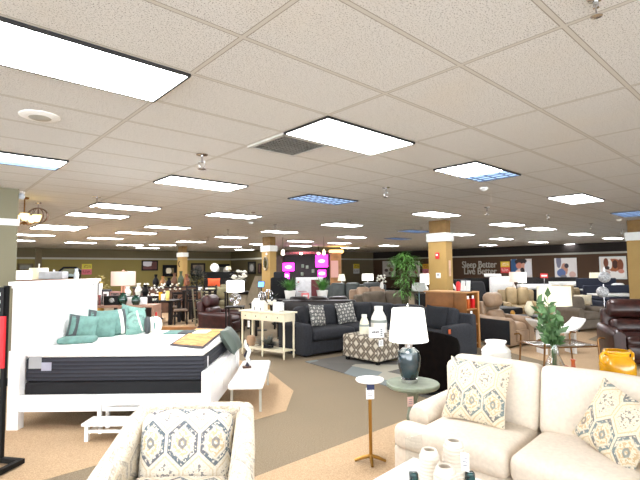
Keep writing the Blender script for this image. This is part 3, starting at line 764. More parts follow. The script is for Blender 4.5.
# ================================================================== COFFEE TABLE + JARS (bottom edge)
ctp = sofap(.22+.42, 1.03+.42)
ct = thing('coffee_table', 'white glass-topped coffee table before the cream sofa, cut by the bottom edge', 'coffee table', ctp, rzS)
B().rbox((0, 0, .44), (.84, .84, .02), .009, n=3).build('table_top', mat('white_glossy_top', (244, 244, 244), .12, var=.01), ct)
for sx in (-1, 1):
    for sy in (-1, 1): B().box((sx*.38, sy*.38, .215), (.035, .035, .43)).build('leg', WHITE, ct, False)
B().box((0, 0, .14), (.74, .74, .02)).build('shelf', WHITE, ct, False)
def jar(label, px, Y, ztop, r):
    c = atY(px, 460, Y); H = ztop-.45
    prof = [(.001, 0), (r*.9, 0), (r*1.05, .02)]
    n = 26
    for k in range(n+1):
        t = k/n; rr = r*(1.05-.2*t) ; prof.append((rr + (.0045 if k % 3 < 2 else -.004), .02+(H-.05)*t))
    prof += [(r*.80, H-.02), (r*.66, H-.002), (r*.56, H), (r*.46, H-.004), (r*.46, H-.03), (r*.7, H*.5), (.001, H*.3)]
    o = B().lathe(prof, 28).build('ribbed_jar', CERR); tag(o, label, 'jar', 'ribbed jars on the coffee table', (c.x, Y, .451)); return o
jar('tallest white ribbed jar, at the back on the coffee table', 454, 2.74, .68, .066)
jar('white ribbed jar at the left of the three on coffee table', 429.5, 2.66, .66, .062)
jar('shortest white ribbed jar, in front on the coffee table', 444.5, 2.50, .635, .064)
c = atY(465, 462, 2.62); tag_card('white paper tag hanging beside the tallest ribbed jar', (c.x, c.y, c.z), .045, .10, PAPER, -.6)
c = atY(411, 470, 2.78)
o = thing('acrylic_sign_holder', 'clear acrylic sign holder on the coffee table, left of jars', 'sign holder', (c.x+.02, c.y, .451), .55)
B().box((0, 0, .12), (.13, .004, .24)).build('panel', GLS, o, False); B().box((0, -.03, .003), (.13, .07, .005)).build('foot', GLS, o, False)
for px, lab in ((413.5, 'small dark teal glass cube on coffee table under sign holder'), (470, 'small dark teal ornament on coffee table right of the jars')):
    c = atY(px, 474, 2.68); o = B().rbox((0, 0, .036), (.05, .04, .072), .008).build('glass_cube', mat('dark_teal_glass', (20, 66, 66), .1, var=.5, vs=40)); tag(o, lab, 'ornament', loc=(c.x, 2.68, .452))

# ================================================================== DRINK TABLE, END TABLE, LAMP
dt = at(371, 462.5); dtb = thing('drink_table', 'slim gold drink table with small round white top', 'side table', dt, 0)
B().lathe([(.001, .70), (.115, .702), (.125, .712), (.123, .722), (.001, .724)], 32).build('table_top', mat('white_marble', (240, 238, 236), .3, var=.04), dtb)
B().tube([(0, 0, .03), (0, 0, .70)], .0155, 12).build('stem', GOLD, dtb)
for k, (ax, ay) in enumerate(((-.14, .02), (.0, -.11), (.13, .0))): B().tube([(0, 0, .06), (ax*.5, ay*.5, .04), (ax, ay, .012)], [.018, .016, .012], 8).build('foot', GOLD, dtb)
tt = tag_card('white and navy price tag hanging on the gold drink table', (dt.x+.0, dt.y-.02, .60), .072, .10, PAPER, .15)
B().box((.005, -.001, .06), (.07, .003, .06)).build('navy_header', NAVY, tt, False)
ep = Vector((.875, 4.40, 0)); et = thing('end_table', 'round sage green pedestal end table beside the cream sofa', 'side table', ep, .2)
B().lathe([(.001, .555), (.22, .555), (.235, .562), (.25, .575), (.252, .598), (.245, .606), (.001, .607)], 40).build('table_top', SAGE, et)
B().lathe([(.15, .0), (.15, .03), (.135, .045), (.05, .07), (.045, .14), (.062, .2), (.07, .28), (.05, .36), (.042, .44), (.06, .5), (.11, .555)], 8).build('pedestal', SAGE, et, ang=20)
B().lathe([(.19, 0), (.19, .03), (.17, .045), (.001, .046)], 8).build('foot', SAGE, et, ang=20)
o = tag_card('pink and white tag hanging from the sage end table', (.80, 4.14, .50), .06, .085, mat('pink_tag', (232, 196, 190), .8), .3)
lp = thing('table_lamp', 'teal glass table lamp with white empire shade on sage end table', 'lamp', (.845, 4.40, .608), 0)
B().lathe([(.078, 0), (.078, .035), (.06, .04)], 24).build('plinth', CHROME, lp)
B().lathe([(.06, .036), (.082, .06), (.106, .16), (.112, .23), (.1, .29), (.058, .325), (.04, .33)], 28).build('lamp_body', TEALG, lp)
B().lathe([(.038, .328), (.038, .37), (.012, .375), (.012, .43)], 16).build('neck', CHROME, lp)
drum_shade(lp, .392, .70, .187, .152, SHADE)
B().tube([(0, 0, .43), (0, 0, .72)], .005, 6).lathe([(.001, .72), (.014, .73), (.001, .75)], 10).build('finial', CHROME, lp)

# ================================================================== SOFA TABLE BEHIND CREAM SOFA with its vases
tp = sofap(.75, -.56); table('sofa_table', 'narrow console table hidden behind the back of cream sofa', tp, rzS, 1.7, .30, .74, DKW, .04, cat='console table')
p = sofap(-.02, -.47, .74)
o = B().lathe([(.001, 0), (.07, 0), (.10, .05), (.118, .10)] + [(.125+.004*(k % 2), .12+k*.014) for k in range(6)] + [(.11, .215), (.085, .235), (.08, .25), (.092, .265), (.094, .28), (.07, .28), (.07, .2), (.001, .1)], 28).build('ribbed_vase', CERW)
c = atY(496, 350, 4.22); tag(o, 'wide white ribbed vase behind left end of the cream sofa', 'vase', loc=(c.x, 4.22, .742))
c = atY(615.5, 360, 3.62); o = thing('yellow_urn', 'glossy yellow two-handled urn behind the cream sofa', 'urn', (c.x, 3.60, .742), .25)
B().lathe([(.001, 0), (.07, 0), (.105, .06), (.125, .13), (.125, .19), (.105, .235), (.082, .255), (.085, .275), (.098, .285), (.095, .295), (.075, .295), (.075, .25), (.09, .2), (.001, .1)], 32).build('body', YEL, o)
for s_ in (-1, 1): B().tube([(s_*.085, 0, .27), (s_*.125, 0, .285), (s_*.157, 0, .26), (s_*.155, 0, .22), (s_*.118, 0, .185)], .012, 8).build('handle', YEL, o)
c = atY(553, 350, 3.88); gv = thing('glass_vase', 'clear glass vase of leafy eucalyptus branches behind the cream sofa', 'vase', (c.x, 3.86, .742), 0)
B().shell([(.055, .003), (.085, .05), (.09, .10), (.06, .17), (.036, .22), (.034, .30), (.042, .31)], .004, 28).build('vase_body', GLS, gv)
m = B(); st_ = B(); R.seed(5)
for k in range(17):
    a = R.random()*2*PI; r = R.uniform(.03, .13); top = R.uniform(.42, .66) if k else .70
    pts = [Vector((.012*cos(a), .012*sin(a), .03)), Vector((.02*cos(a), .02*sin(a), .3)), Vector((r*.6*cos(a), r*.6*sin(a), (top+.3)/2)), Vector((r*cos(a), r*sin(a), top))]
    st_.tube(pts, .0025, 5)
    for q in range(7):
        t = q/6; pp = pts[1].lerp(pts[2], t*2) if t < .5 else pts[2].lerp(pts[3], t*2-1)
        b = R.random()*2*PI; m.leaf(pp, (cos(b), sin(b), R.uniform(.2, 1.2)), R.uniform(.085, .11), R.uniform(.045, .06), Vector((R.uniform(-1, 1), R.uniform(-1, 1), .2)))
m.build('leaves', LEAFE, gv); st_.build('stems', LEAF, gv)
for px, Y, h_, lab in ((573, 3.74, .2, 'small orange bottle vase behind the cream sofa beside the glass vase'), (566, 3.82, .13, 'little red-orange bud vase next to the orange bottle vase')):
    c = atY(px, 360, Y); vase('bud_vase', lab, (c.x, Y, .742), [(.001, 0), (.035, 0), (.045, .03), (.04, h_*.5), (.016, h_*.72), (.014, h_*.9), (.022, h_), (.014, h_), (.001, h_*.5)], ORNG)
# ================================================================== CONSOLE
ca = Vector((-1.63, 9.25, 0)); cb = Vector((-.70, 8.54, 0)); dC = (cb-ca).normalized(); nC = Vector((dC.y, -dC.x, 0)); Lc = (cb-ca).length
cc = (ca+cb)/2 - nC*.17
cs = thing('console_table', 'slim cream console table with drawers and slatted lower shelf', 'console table', cc, face(nC.x, nC.y))
B().rbox((0, 0, .865), (Lc+.08, .38, .03), .008).build('table_top', CREAM, cs); B().box((0, 0, .775), (Lc, .32, .15)).build('apron', CREAM, cs, False)
for k in range(4):
    x = -Lc/2+Lc/8+k*Lc/4; d_ = B().box((x, -.165, .775), (Lc/4-.03, .015, .11)).build('drawer', CREAM, cs, False)
    B().lathe([(.001, 0), (.013, .008), (.008, .02)], 10, c=(x, -.17, .78), M=RX(PI/2)).build('knob', BLK, d_)
for x in (-Lc/2+.02, 0, Lc/2-.02):
    for y in (-.14, .14):
        if x or y < 0: B().lathe([(.012, 0), (.02, .06), (.016, .1), (.022, .3), (.017, .62), (.024, .70)], 10, c=(x, y, 0)).build('leg', CREAM, cs)
m = B(); m.box((0, -.15, .14), (Lc, .02, .03)); m.box((0, .15, .14), (Lc, .02, .03))
for k in range(5): m.box((0, -.11+k*.055, .15), (Lc-.02, .045, .012))
m.build('shelf', CREAM, cs, False)
tag_card('small white price tag hanging under the cream console top', cc + nC*.2 - dC*.32 + Vector((0, 0, .62)), .06, .13, PAPER, face(nC.x, nC.y))
def onC(u, z=.88, off=0): p = cc + dC*u + nC*off; return Vector((p.x, p.y, z))
def house(label, u, w, h, t=.12):
    o = thing('ceramic_house', label, 'figurine', onC(u), face(nC.x, nC.y)); B().box((0, 0, h*.3), (w, t, h*.6)).build('walls', CERW, o, False)
    m = B(); m.add([(-w/2-.01, -t/2, h*.6), (w/2+.01, -t/2, h*.6), (0, -t/2, h), (-w/2-.01, t/2, h*.6), (w/2+.01, t/2, h*.6), (0, t/2, h)], [(0, 1, 2), (5, 4, 3), (0, 2, 5, 3), (1, 4, 5, 2), (0, 3, 4, 1)]); m.build('roof', CERW, o, False)
    B().box((0, -t/2-.002, h*.16), (w*.18, .004, h*.3)).build('doorway', mat('grey_opening', (140, 140, 140), .8), o, False)
house('white ceramic house at the left on the cream console, tall gable', -.30, .16, .24); house('white ceramic house with low roof beside the tall gabled one', -.13, .17, .20)
o = thing('flower_pot', 'dark pot of white blooms between the houses and white box', 'flower arrangement', onC(.09, off=-.05), 0)
B().lathe([(.001, 0), (.04, 0), (.055, .10), (.05, .11), (.001, .1)], 14).build('pot', BLK, o)
m = B()
for k in range(7): a = k*.9; m.lathe([(.001, -.03), (.035, -.01), (.03, .02), (.001, .035)], 8, c=(.07*cos(a)*(k > 0), .05*sin(a), .16+.03*sin(k*2)))
m.build('blooms', PETW, o)
m = B()
for k in range(14): m.leaf((0, 0, .1), (cos(k), sin(k), .8), .14, .035)
m.build('leaves', LEAFD, o)
o = thing('candle_box', 'white patterned square candle box at right on the cream console', 'candle', onC(.30), face(nC.x, nC.y)); B().rbox((0, 0, .085), (.17, .15, .17), .01).build('holder', diamonds('grey_white_tile', .06, .06, (240, 240, 238), (240, 240, 238), (150, 154, 160)), o)
B().box((0, 0, .178), (.13, .11, .01)).build('wax', CERW, o, False)
o = thing('twig_bundle', 'silvery grey bushy twig arrangement on the console lower shelf', 'dried arrangement', onC(.0, .157), 0); m = B(); R.seed(9)
for k in range(110):
    a = R.random()*6.28; e = R.uniform(.1, 1.3); m.leaf((.05*cos(a), .04*sin(a), .04), (cos(a)*cos(e)*1.3, sin(a)*cos(e)*.6, sin(e)), R.uniform(.14, .27), .05)
m.build('twigs', mat('silver_grey_twigs', (120, 124, 116), .8, var=.3), o); B().lathe([(.001, 0), (.09, 0), (.11, .07), (.1, .075), (.001, .05)], 14, sx=1.3).build('bowl', CHARD, o)
vase('orange_pot', 'small orange terracotta pot on the console lower shelf at left', onC(-.46, .157), [(.001, 0), (.07, 0), (.1, .1), (.08, .19), (.05, .2), (.001, .15)], mat('peach_terracotta', (178, 146, 116), .7))

# ================================================================== GREY SECTIONAL (left run along u1, return along u2)
u1 = Vector((.80, .60, 0)); f1 = Vector((.60, -.80, 0)); A0 = Vector((-.32, 8.65, 0))   # front left corner, front face direction
rz1 = face(f1.x, f1.y)
L1 = 2.62; sec = thing('sectional_sofa', 'charcoal L-shaped sectional sofa behind the patterned ottoman', 'sofa', A0, rz1)
# local: x along u1, y = -f1 (depth back), front at y=0
B().rbox((L1/2, .49, .17), (L1-.02, .94, .24), .03).build('base', CHAR, sec)
B().rbox((.11, .46, .33), (.22, .93, .60), .06, (0.01, 0, .01)).build('arm', CHAR, sec)
B().rbox((L1/2, .86, .48), (L1, .20, .68), .06).build('backrest', CHAR, sec)
cw = (L1-.22-.25)/2
for k in range(2):
    B().rbox((.22+cw*(k+.5), .36, .40), (cw-.01, .78, .20), .07, (0, 0.012, .03), n=5).build('seat_cushion', CHAR, sec)
    B().rbox((.24+cw*(k+.5), .70, .69), (cw-.02, .2, .46), .09, (0, .04, .01), rot=RX(-.2), n=5).build('back_cushion', CHAR, sec)
# return toward the camera: from back corner (x=L1,y=.96) running to y = .96-2.95
R2 = 2.95; yb = .96
B().rbox((L1-.44, yb-R2/2, .17), (.86, R2-.02, .24), .03).build('base', CHAR, sec)
B().rbox((L1-.10, yb-R2/2, .48), (.20, R2, .68), .06).build('backrest', CHAR, sec)
B().rbox((L1-.42, yb-R2+.11, .34), (.84, .22, .60), .06, (0, .01, .01)).build('arm', CHAR, sec)
for k in range(3):
    cl = (R2-.22-.2)/3; yy = yb-.2-cl*(k+.5)
    B().rbox((L1-.50, yy, .40), (.74, cl-.01, .20), .07, (0, 0, .03), n=4).build('seat_cushion', CHAR, sec)
    B().rbox((L1-.28, yy, .69), (.2, cl-.02, .46), .09, (.04, 0, .01), rot=RY(.15), n=4).build('back_cushion', CHAR, sec)
def onsec(x, y, z=0): p = A0 + u1*x - f1*y; p.z = z; return p
DPIL = diamonds('grey_white_diamond_weave', .13, .15, (190, 188, 180), (120, 120, 117), (70, 70, 70))
def spil(label, x, y, w, h, mm, tilt=.3, roll=0, yaw=0, z=.52, t=.16):
    o = thing('throw_pillow', label, 'pillow', onsec(x, y, z+h/2*.94), rz1+yaw); B().pillow(w, h, t, Matrix.Rotation(-tilt, 4, 'X') @ Matrix.Rotation(roll, 4, 'Y')).build('cover', mm, o)
spil('plain charcoal pillow leaning on left arm of the sectional', .38, .52, .44, .42, CHARD, .3, -.25, .5)
spil('grey and white diamond pillow at the left end of the sectional', .66, .46, .46, .46, DPIL, .3, .12, .2)
spil('grey and white diamond pillow near the corner of the sectional', 1.48, .52, .5, .46, DPIL, .3, -.06, -.1)
spil('plain charcoal pillow in the corner of the sectional', 1.95, .5, .44, .42, CHARD, .3, 0, -.5)
spil('charcoal pillow standing on the right return of the sectional', L1-.50, yb-R2+.58, .46, .46, CHARD, .25, .1, -1.3)
o = B().rbox((0, 0, .02), (.34, .22, .03), .012, rot=RY(.1)).build('folded_papers', PAPER); tag(o, 'white folded papers lying on the back of the sectional return', 'papers', loc=onsec(L1-.12, yb-1.5, .83), rz=rz1+.5)
o = tag_card('small orange tag on the arm of the sectional return', onsec(L1-.86, yb-R2-.012, .56), .06, .08, ORNG, rz1, lines=False)

# rug
def rugmat():
    k = NT('geometric_patch_rug'); v = k.coord(); x, y, _ = k.sep(v)
    vo = k.n('ShaderNodeTexVoronoi'); vo.inputs['Scale'].default_value = 1.5; vo.inputs['Randomness'].default_value = 1.0; k.L.new(v, vo.inputs['Vector'])
    r, g, b = k.n('ShaderNodeSeparateColor'), 0, 0; k.L.new(vo.outputs['Color'], r.inputs[0]); t = r.outputs[0]
    c = k.mix(k.step(t, .34, .36), lin((92, 90, 86)), lin((160, 156, 142))); c = k.mix(k.step(t, .5, .52), c, lin((118, 126, 126)))
    c = k.mix(k.step(t, .62, .64), c, lin((176, 162, 124))); c = k.mix(k.step(t, .76, .78), c, lin((98, 95, 90)))
    k.col(c); k.rough(1); return k.m
rg0 = at(305, 362); ru = (at(352, 376)-rg0).normalized(); rv = Vector((-ru.y, ru.x, 0))
rg = thing('area_rug', 'grey, cream and blue geometric area rug under the ottoman', 'rug', rg0 + ru*1.6 + rv*1.5, atan2(ru.y, ru.x))
B().rbox((0, 0, .006), (3.2, 3.0, .012), .005, n=2).build('pile', rugmat(), rg)

# ottoman
O0 = at(378, 367); oP = Vector((-.68, .73, 0)).normalized(); oQ = Vector((-oP.y*-1, 0, 0)); oQ = Vector((.73, .68, 0)).normalized()
oc = O0 + oP*.43 + oQ*.50
OTM = diamonds('tan_grey_diamond_upholstery', .23, .24, (200, 192, 174), (136, 124, 108), (86, 78, 70), ox=.04, oz=.05)
ot = thing('ottoman', 'large square ottoman in tan and white diamond fabric', 'ottoman', (oc.x, oc.y, .012), atan2(oQ.y, oQ.x))
B().rbox((0, 0, .265), (1.0, .86, .42), .05, (.0, 0, .02), n=6).build('body', OTM, ot)
for sx in (-1, 1):
    for sy in (-1, 1): B().box((sx*.42, sy*.36, .03), (.06, .06, .06)).build('foot', BLK, ot, False)
def oto(px, py, z=.488): p = at(px, py, z); return p
def bottle(label, px, py, s, r, h, m=CERW):
    p = oto(px, py); o = thing('bottle', label, 'bottle', p, .3)
    B().lathe([(.001, 0), (r, 0), (r*1.02, h*.35), (r*.92, h*.6), (r*.55, h*.82), (r*.5, h*.86)], 20).build('body', m, o)
    B().lathe([(r*.55, h*.86), (r*.55, h), (.001, h)], 16).build('cap', CERW, o)
    B().lathe([(r*1.04, h*.40), (r*.98, h*.5), (r*.96, h*.5)], 20).build('label_band', mat('grey_label', (150, 158, 150), .7), o)
bottle('small cream bottle at left on the patterned ottoman', 364.5, 334, 1, .09, .36, mat('pale_cream_plastic', (236, 232, 208), .4))
bottle('large white bottle standing behind the white card on the ottoman', 379, 333, 1, .15, .50)
p = oto(376.5, 337.5); o = thing('product_box', 'white box with black lettering bar on the patterned ottoman', 'box', p, .2)
B().box((0, 0, .09), (.25, .10, .18)).build('carton', PAPER, o, False); m = B()
for k, (x, w) in enumerate(((-.085, .02), (-.055, .03), (-.018, .025), (.014, .025))): m.box((x, -.052, .10+.003*(k % 2)), (w, .003, .022))
m.build('lettering', BLK, o, False); m = B()
for k in range(4): m.box((.075, -.052, .04+k*.035), (.035, .003, .02))
m.build('barcode_print', mat('grey_print', (150, 150, 156)), o, False)
tg = O0 + oQ*.02 + oP*.06 ; tag_card('square white price tag on front face of the ottoman', (oc - oP*.44 + oQ*(-.42)) + Vector((-.0, -.0, .40)), .12, .11, PAPER, atan2(oQ.y, oQ.x))

# dark velvet chair
dc = thing('barrel_chair', 'very dark brown velvet swivel chair between lamp and cream sofa', 'chair', (1.50, 6.35, 0), 2.4)
rings = []
for k in range(15):
    a = -.25*PI + 1.5*PI*k/14 - PI/4 + .25*PI; hgt = .62+.26*max(0, sin((k/14)*PI))**.8
    c_, s_ = cos(a), sin(a); ro_, ri = .40, .27
    rings.append([(ro_*.86*c_, ro_*.86*s_, .08), (ro_*c_, ro_*s_, .35), (ro_*1.05*c_, ro_*1.05*s_, hgt-.08), (ro_*c_, ro_*s_, hgt), ((ri+.03)*c_, (ri+.03)*s_, hgt), (ri*c_, ri*s_, hgt-.08), (ri*c_, ri*s_, .3), (ri*.9*c_, ri*.9*s_, .08)])
B().loft(rings).build('curved_back', FUR, dc)
B().lathe([(.001, .10), (.3, .10), (.33, .3), (.32, .42), (.28, .46), (.001, .47)], 24).build('seat', FUR, dc); B().lathe([(.24, 0), (.24, .04), (.05, .05), (.05, .10)], 20).build('swivel_base', BLK, dc)

# ================================================================== COUNTER by the column
k0 = Vector((2.33, 10.1, 0)); k1 = Vector((3.0, 9.36, 0)); kd = (k1-k0).normalized(); kn = Vector((kd.y, -kd.x, 0)); kn = -kn if kn.y > 0 else kn; kl = (k1-k0).length
kc = (k0+k1)/2 - kn*.24
ct_ = thing('sales_counter', 'tall honey wood sales counter before the column with fire alarm', 'counter', kc, face(kn.x, kn.y))
HON = mat('honey_wood', (152, 98, 48), .45, var=.2, vs=3); HONL = mat('light_honey_wood', (196, 146, 90), .45, var=.15, vs=3)
B().box((-.15, 0, .58), (kl-.30, .46, 1.16)).build('cabinet', HON, ct_, False); B().rbox((.0, 0, 1.175), (kl+.06, .52, .03), .008).build('counter_top', HONL, ct_)
for y in (-.22, .22): B().box((kl/2-.14, y, .58), (.28, .02, 1.155)).build('side_panel', HON, ct_, False)
B().box((kl/2, .245, .58), (.035, .05, 1.16)).build('post', HONL, ct_, False)
for z in (.1, .5, .82): B().box((kl/2-.15, 0, z), (.29, .42, .02)).build('shelf', HONL, ct_, False)
def onk(u, z, off=0): p = kc + kd*u + kn*off; return Vector((p.x, p.y, z))
for k, (u, z, c_, lab) in enumerate(((.12, .83, REDP, 'red and white brochure box on the counter end shelf'), (.22, .83, ORNG, 'orange brochures stacked on the counter end shelf'), (.16, .51, CERW, 'white flyer stack on lower counter end shelf'))):
    o = thing('brochure_box', lab, 'brochures', onk(kl/2-.08, z, u*2-.33), face(kn.x, kn.y)+PI/2); B().box((0, 0, .11), (.10, .14, .2)).build('box', c_, o, False); B().box((0, -.05, .23), (.08, .004, .09)).build('leaflet', PAPER, o, False)
for u, lab, cm in ((.30, 'blue and white card display on counter top, nearer end', (150, 190, 200)), (.42, 'pale teal and white card display at the end of counter top', (120, 180, 180))):
    o = thing('card_display', lab, 'card display', onk(u, 1.19), face(kn.x, kn.y)-.3); B().box((0, 0, .005), (.12, .1, .01)).build('foot', BLK, o, False); B().box((0, 0, .12), (.12, .012, .22), RX(-.1)).build('card', blobs('display_card', (226, 232, 234), [(.4, .6, .4, .2, cm), (.5, .2, .4, .1, (90, 110, 120))], .3), o, False)
fe = thing('fire_extinguisher', 'small red fire extinguisher on the counter beside the column', 'fire extinguisher', onk(.13, 1.19, -.1), 0)
B().lathe([(.001, 0), (.05, 0), (.052, .16), (.03, .2), (.001, .21)], 16).build('cylinder', REDP, fe); B().box((0, 0, .225), (.07, .03, .03)).build('valve', BLK, fe, False); B().tube([(0, 0, .22), (.07, 0, .2), (.065, 0, .08)], .008, 6).build('hose', BLK, fe)
def oncol(ctr, along, side, z):
    """side 'P': face with normal -Q (along measured on P); side 'Q': face with normal -P"""
    if side == 'P': p = ctr - QD*.152 + PD*along; rz = face(-QD.x, -QD.y)
    else: p = ctr - PD*.277 + QD*along; rz = face(-PD.x, -PD.y)
    return Vector((p.x, p.y, z)), rz
p, rz = oncol(col1, -.02, 'P', 2.02); o = thing('fire_alarm', 'red fire alarm strobe on the tan column by the counter', 'fire alarm', p, rz)
B().rbox((0, -.02, 0), (.11, .04, .17), .01).build('housing', REDP, o); B().box((0, -.045, .02), (.05, .012, .05)).build('strobe', CERW, o, False)
p, rz = oncol(col1, -.03, 'P', 1.49); o = thing('thermostat', 'white thermostat box low on the tan column', 'thermostat', p, rz); B().rbox((0, -.015, 0), (.13, .03, .14), .008).build('case', CERW, o); B().box((0, -.032, .02), (.07, .004, .04)).build('display', mat('grey_print', (150, 150, 156)), o, False)
p, rz = oncol(col1, .0, 'Q', 1.68); o = thing('column_notice', 'tall narrow pinkish notice on the side of the tan column', 'sign', p, rz); B().box((0, -.006, 0), (.09, .01, .42)).build('panel', mat('pink_notice', (214, 178, 150), .7), o, False)
p, rz = oncol(col2, .0, 'P', 1.93); o = thing('oval_mirror', 'oval metal sunburst mirror on the middle column', 'mirror', p, rz)
B().lathe([(.001, 0), (.12, 0), (.12, .012), (.001, .012)], 24, M=RX(PI/2), sx=.8, sy=1.5).build('glass', mat('mirror_glass', (200, 206, 208), .05, 1.0), o); m = B(); m.tube([(.17*.8*cos(t), -.01, .17*1.5*sin(t)) for t in [2*PI*q/24 for q in range(24)]], .035, 6, True); m.build('frame', mat('aged_silver', (170, 156, 130), .4, .6, vs=30, var=.3), o)
p, rz = oncol(col2, -.06, 'P', 2.3); o = B().lathe([(.001, 0), (.05, 0), (.05, .02), (.001, .02)], 14, M=RX(PI/2)).build('column_thermostat', CERW); tag(o, 'small round white fitting above the oval mirror', 'fitting', loc=p, rz=rz)
p, rz = oncol(col3, 0, 'P', 2.05); m = B(); m.tube([(.0, -.02, .12), (-.09, -.02, .04), (-.05, -.02, -.1), (.03, -.02, -.18)], .022, 6); o = m.build('wall_ornament', BLK); tag(o, 'dark curved ornament on the far left tan column', 'wall ornament', loc=p, rz=rz)

# ================================================================== POSTERS & SIGNS ON THE WALLS
def onwall(W, name, label, cat, x0, y0, x1, y1, m, frame=None, fw=.05, t=.04):
    a = W.hit(x0, (y0+y1)/2); b = W.hit(x1, (y0+y1)/2); c = (a+b)/2; w = (b-a).length; D = c.y
    top = W.hit((x0+x1)/2, y0).z; bot = W.hit((x0+x1)/2, y1).z; h = top-bot
    nn = W.n if W.n.y < 0 else -W.n
    c = c + nn*(t/2+.01); o = thing(name, label, cat, (c.x, c.y, (top+bot)/2), face(nn.x, nn.y))
    q = B(); q.add([(-w/2, -t/2, -h/2), (w/2, -t/2, -h/2), (w/2, -t/2, h/2), (-w/2, -t/2, h/2)], [(0, 1, 2, 3)], [[(0, 0), (1, 0), (1, 1), (0, 1)]])
    q.add([(-w/2, -t/2, -h/2), (w/2, -t/2, -h/2), (w/2, -t/2, h/2), (-w/2, -t/2, h/2), (-w/2, t/2, -h/2), (w/2, t/2, -h/2), (w/2, t/2, h/2), (-w/2, t/2, h/2)], [(4, 7, 6, 5), (0, 4, 5, 1), (3, 2, 6, 7), (0, 3, 7, 4), (1, 5, 6, 2)], [[(0, 0)]*4]*5)
    q.build('canvas', m, o, False)
    if frame:
        g = B()
        for s_ in (-1, 1): g.box((s_*(w/2), -.01, 0), (fw, t+.02, h+fw)); g.box((0, -.01, s_*h/2), (w+fw, t+.02, fw))
        g.build('frame', frame, o, False)
    return o
onwall(WA, 'poster', 'framed photo of a brown and white puppy lying on bedding', 'poster', 600.5, 257, 626, 278.5,
       blobs('puppy_picture', (226, 216, 208), [(.5, .18, .5, .2, (240, 236, 232)), (.55, .62, .34, .3, (168, 96, 56)), (.38, .66, .10, .24, (240, 232, 224)), (.24, .74, .10, .22, (120, 62, 36)), (.60, .66, .11, .2, (70, 34, 20)), (.80, .62, .12, .28, (130, 70, 40)), (.28, .50, .1, .08, (60, 40, 34)), (.82, .34, .12, .1, (200, 130, 110)), (.3, .28, .1, .08, (200, 170, 160))], .5, 9), TRIMW, .06)
onwall(WA, 'poster', 'square pale poster of a person on white bedding, beside puppy picture', 'poster', 555, 258, 577, 278.5,
       blobs('blue_white_picture', (226, 222, 220), [(.2, .85, .12, .35, (120, 120, 140)), (.45, .45, .16, .3, (190, 140, 120)), (.55, .62, .1, .12, (60, 50, 60)), (.3, .28, .2, .2, (90, 110, 160)), (.8, .2, .15, .15, (206, 170, 160)), (.4, .1, .15, .08, (120, 120, 130))], .6, 8))
onwall(WA, 'poster', 'poster of people in blue and white by the sleep slogan', 'poster', 511.5, 259, 532, 278,
       blobs('family_picture', (214, 206, 204), [(.15, .6, .2, .5, (44, 84, 130)), (.5, .85, .3, .2, (40, 30, 30)), (.4, .65, .16, .16, (206, 130, 110)), (.62, .6, .14, .2, (206, 150, 130)), (.55, .35, .12, .2, (40, 30, 34)), (.85, .5, .2, .4, (220, 220, 226)), (.35, .25, .15, .2, (226, 200, 190))], .6, 7))
onwall(WA, 'poster', 'pale floral poster left of the bamboo plant', 'poster', 383, 261, 395.5, 276.5, blobs('floral_picture', (206, 196, 190), [(.5, .7, .15, .1, (120, 60, 60)), (.3, .4, .15, .1, (90, 70, 70)), (.7, .45, .16, .12, (150, 90, 90)), (.6, .2, .12, .1, (80, 60, 60))], .6, 7))
onwall(WA, 'poster', 'pale poster behind the right side of the bamboo plant', 'poster', 409, 261, 420, 276.5, blobs('floral_picture_right', (206, 196, 190), [(.5, .6, .2, .2, (60, 50, 50)), (.7, .3, .15, .15, (150, 90, 90))], .6, 7))
def twotone(name, a, b, ln=(60, 40, 30)):
    k = NT(name); uv = k.coord('UV'); x, y, _ = k.sep(uv); c = k.mix(k.step(y, .5, .52), lin(b), lin(a))
    n = k.noise(uv, 9, 2); band = k.ma('MULTIPLY', k.step(n, .5, .53), k.step(k.ma('ABSOLUTE', k.ma('SUBTRACT', k.ma('FRACT', k.ma('MULTIPLY', y, 2.0)), .5)), .3, .25))
    band = k.ma('MULTIPLY', band, k.step(k.ma('ABSOLUTE', k.ma('SUBTRACT', x, .5)), .42, .38)); c = k.mix(k.ma('MULTIPLY', band, .7), c, lin(ln)); k.col(c); return k.m
onwall(WA, 'sale_sign', 'yellow over red sale sign next to the sleep slogan', 'sign', 501, 261.5, 510, 273, twotone('yellow_red_print', (232, 196, 40), (220, 60, 60), (250, 220, 210)))
onwall(WA, 'sale_sign', 'yellow over pink sale sign just left of the tan column', 'sign', 423, 264, 429.5, 274, twotone('yellow_pink_print', (228, 170, 40), (226, 130, 140), (120, 40, 50)))
onwall(WB, 'sale_sign', 'yellow over white sale sign on the far olive-brown wall', 'sign', 353, 264, 359, 273.5, twotone('yellow_white_print', (206, 176, 40), (190, 186, 180), (80, 60, 60)))
onwall(WD, 'sale_sign', 'yellow over pink sale sign on the left olive wall above headboard', 'sign', 81.5, 264, 91.5, 274.5, twotone('olive_pink_print', (190, 176, 40), (190, 90, 100), (70, 40, 30)))
onwall(WD, 'wall_picture', 'dark landscape picture with pale sky on olive wall', 'picture', 142, 261, 157, 270, blobs('landscape_picture', (90, 50, 46), [(.35, .7, .4, .3, (200, 196, 200)), (.75, .5, .15, .5, (80, 40, 36))], .5, 6), DKW, .08)
onwall(WD, 'wall_picture', 'picture with black frame above the dining area shelf', 'picture', 164, 266.5, 175, 275, blobs('urn_picture', (110, 96, 60), [(.4, .5, .25, .4, (226, 216, 190))], .4, 6), BLK, .2)
onwall(WD, 'wall_picture', 'grey picture on olive wall right of the far left column', 'picture', 191.5, 264, 204, 275, blobs('grey_picture', (126, 110, 90), [(.5, .5, .3, .4, (90, 86, 84))], .6, 6), DKW, .12)
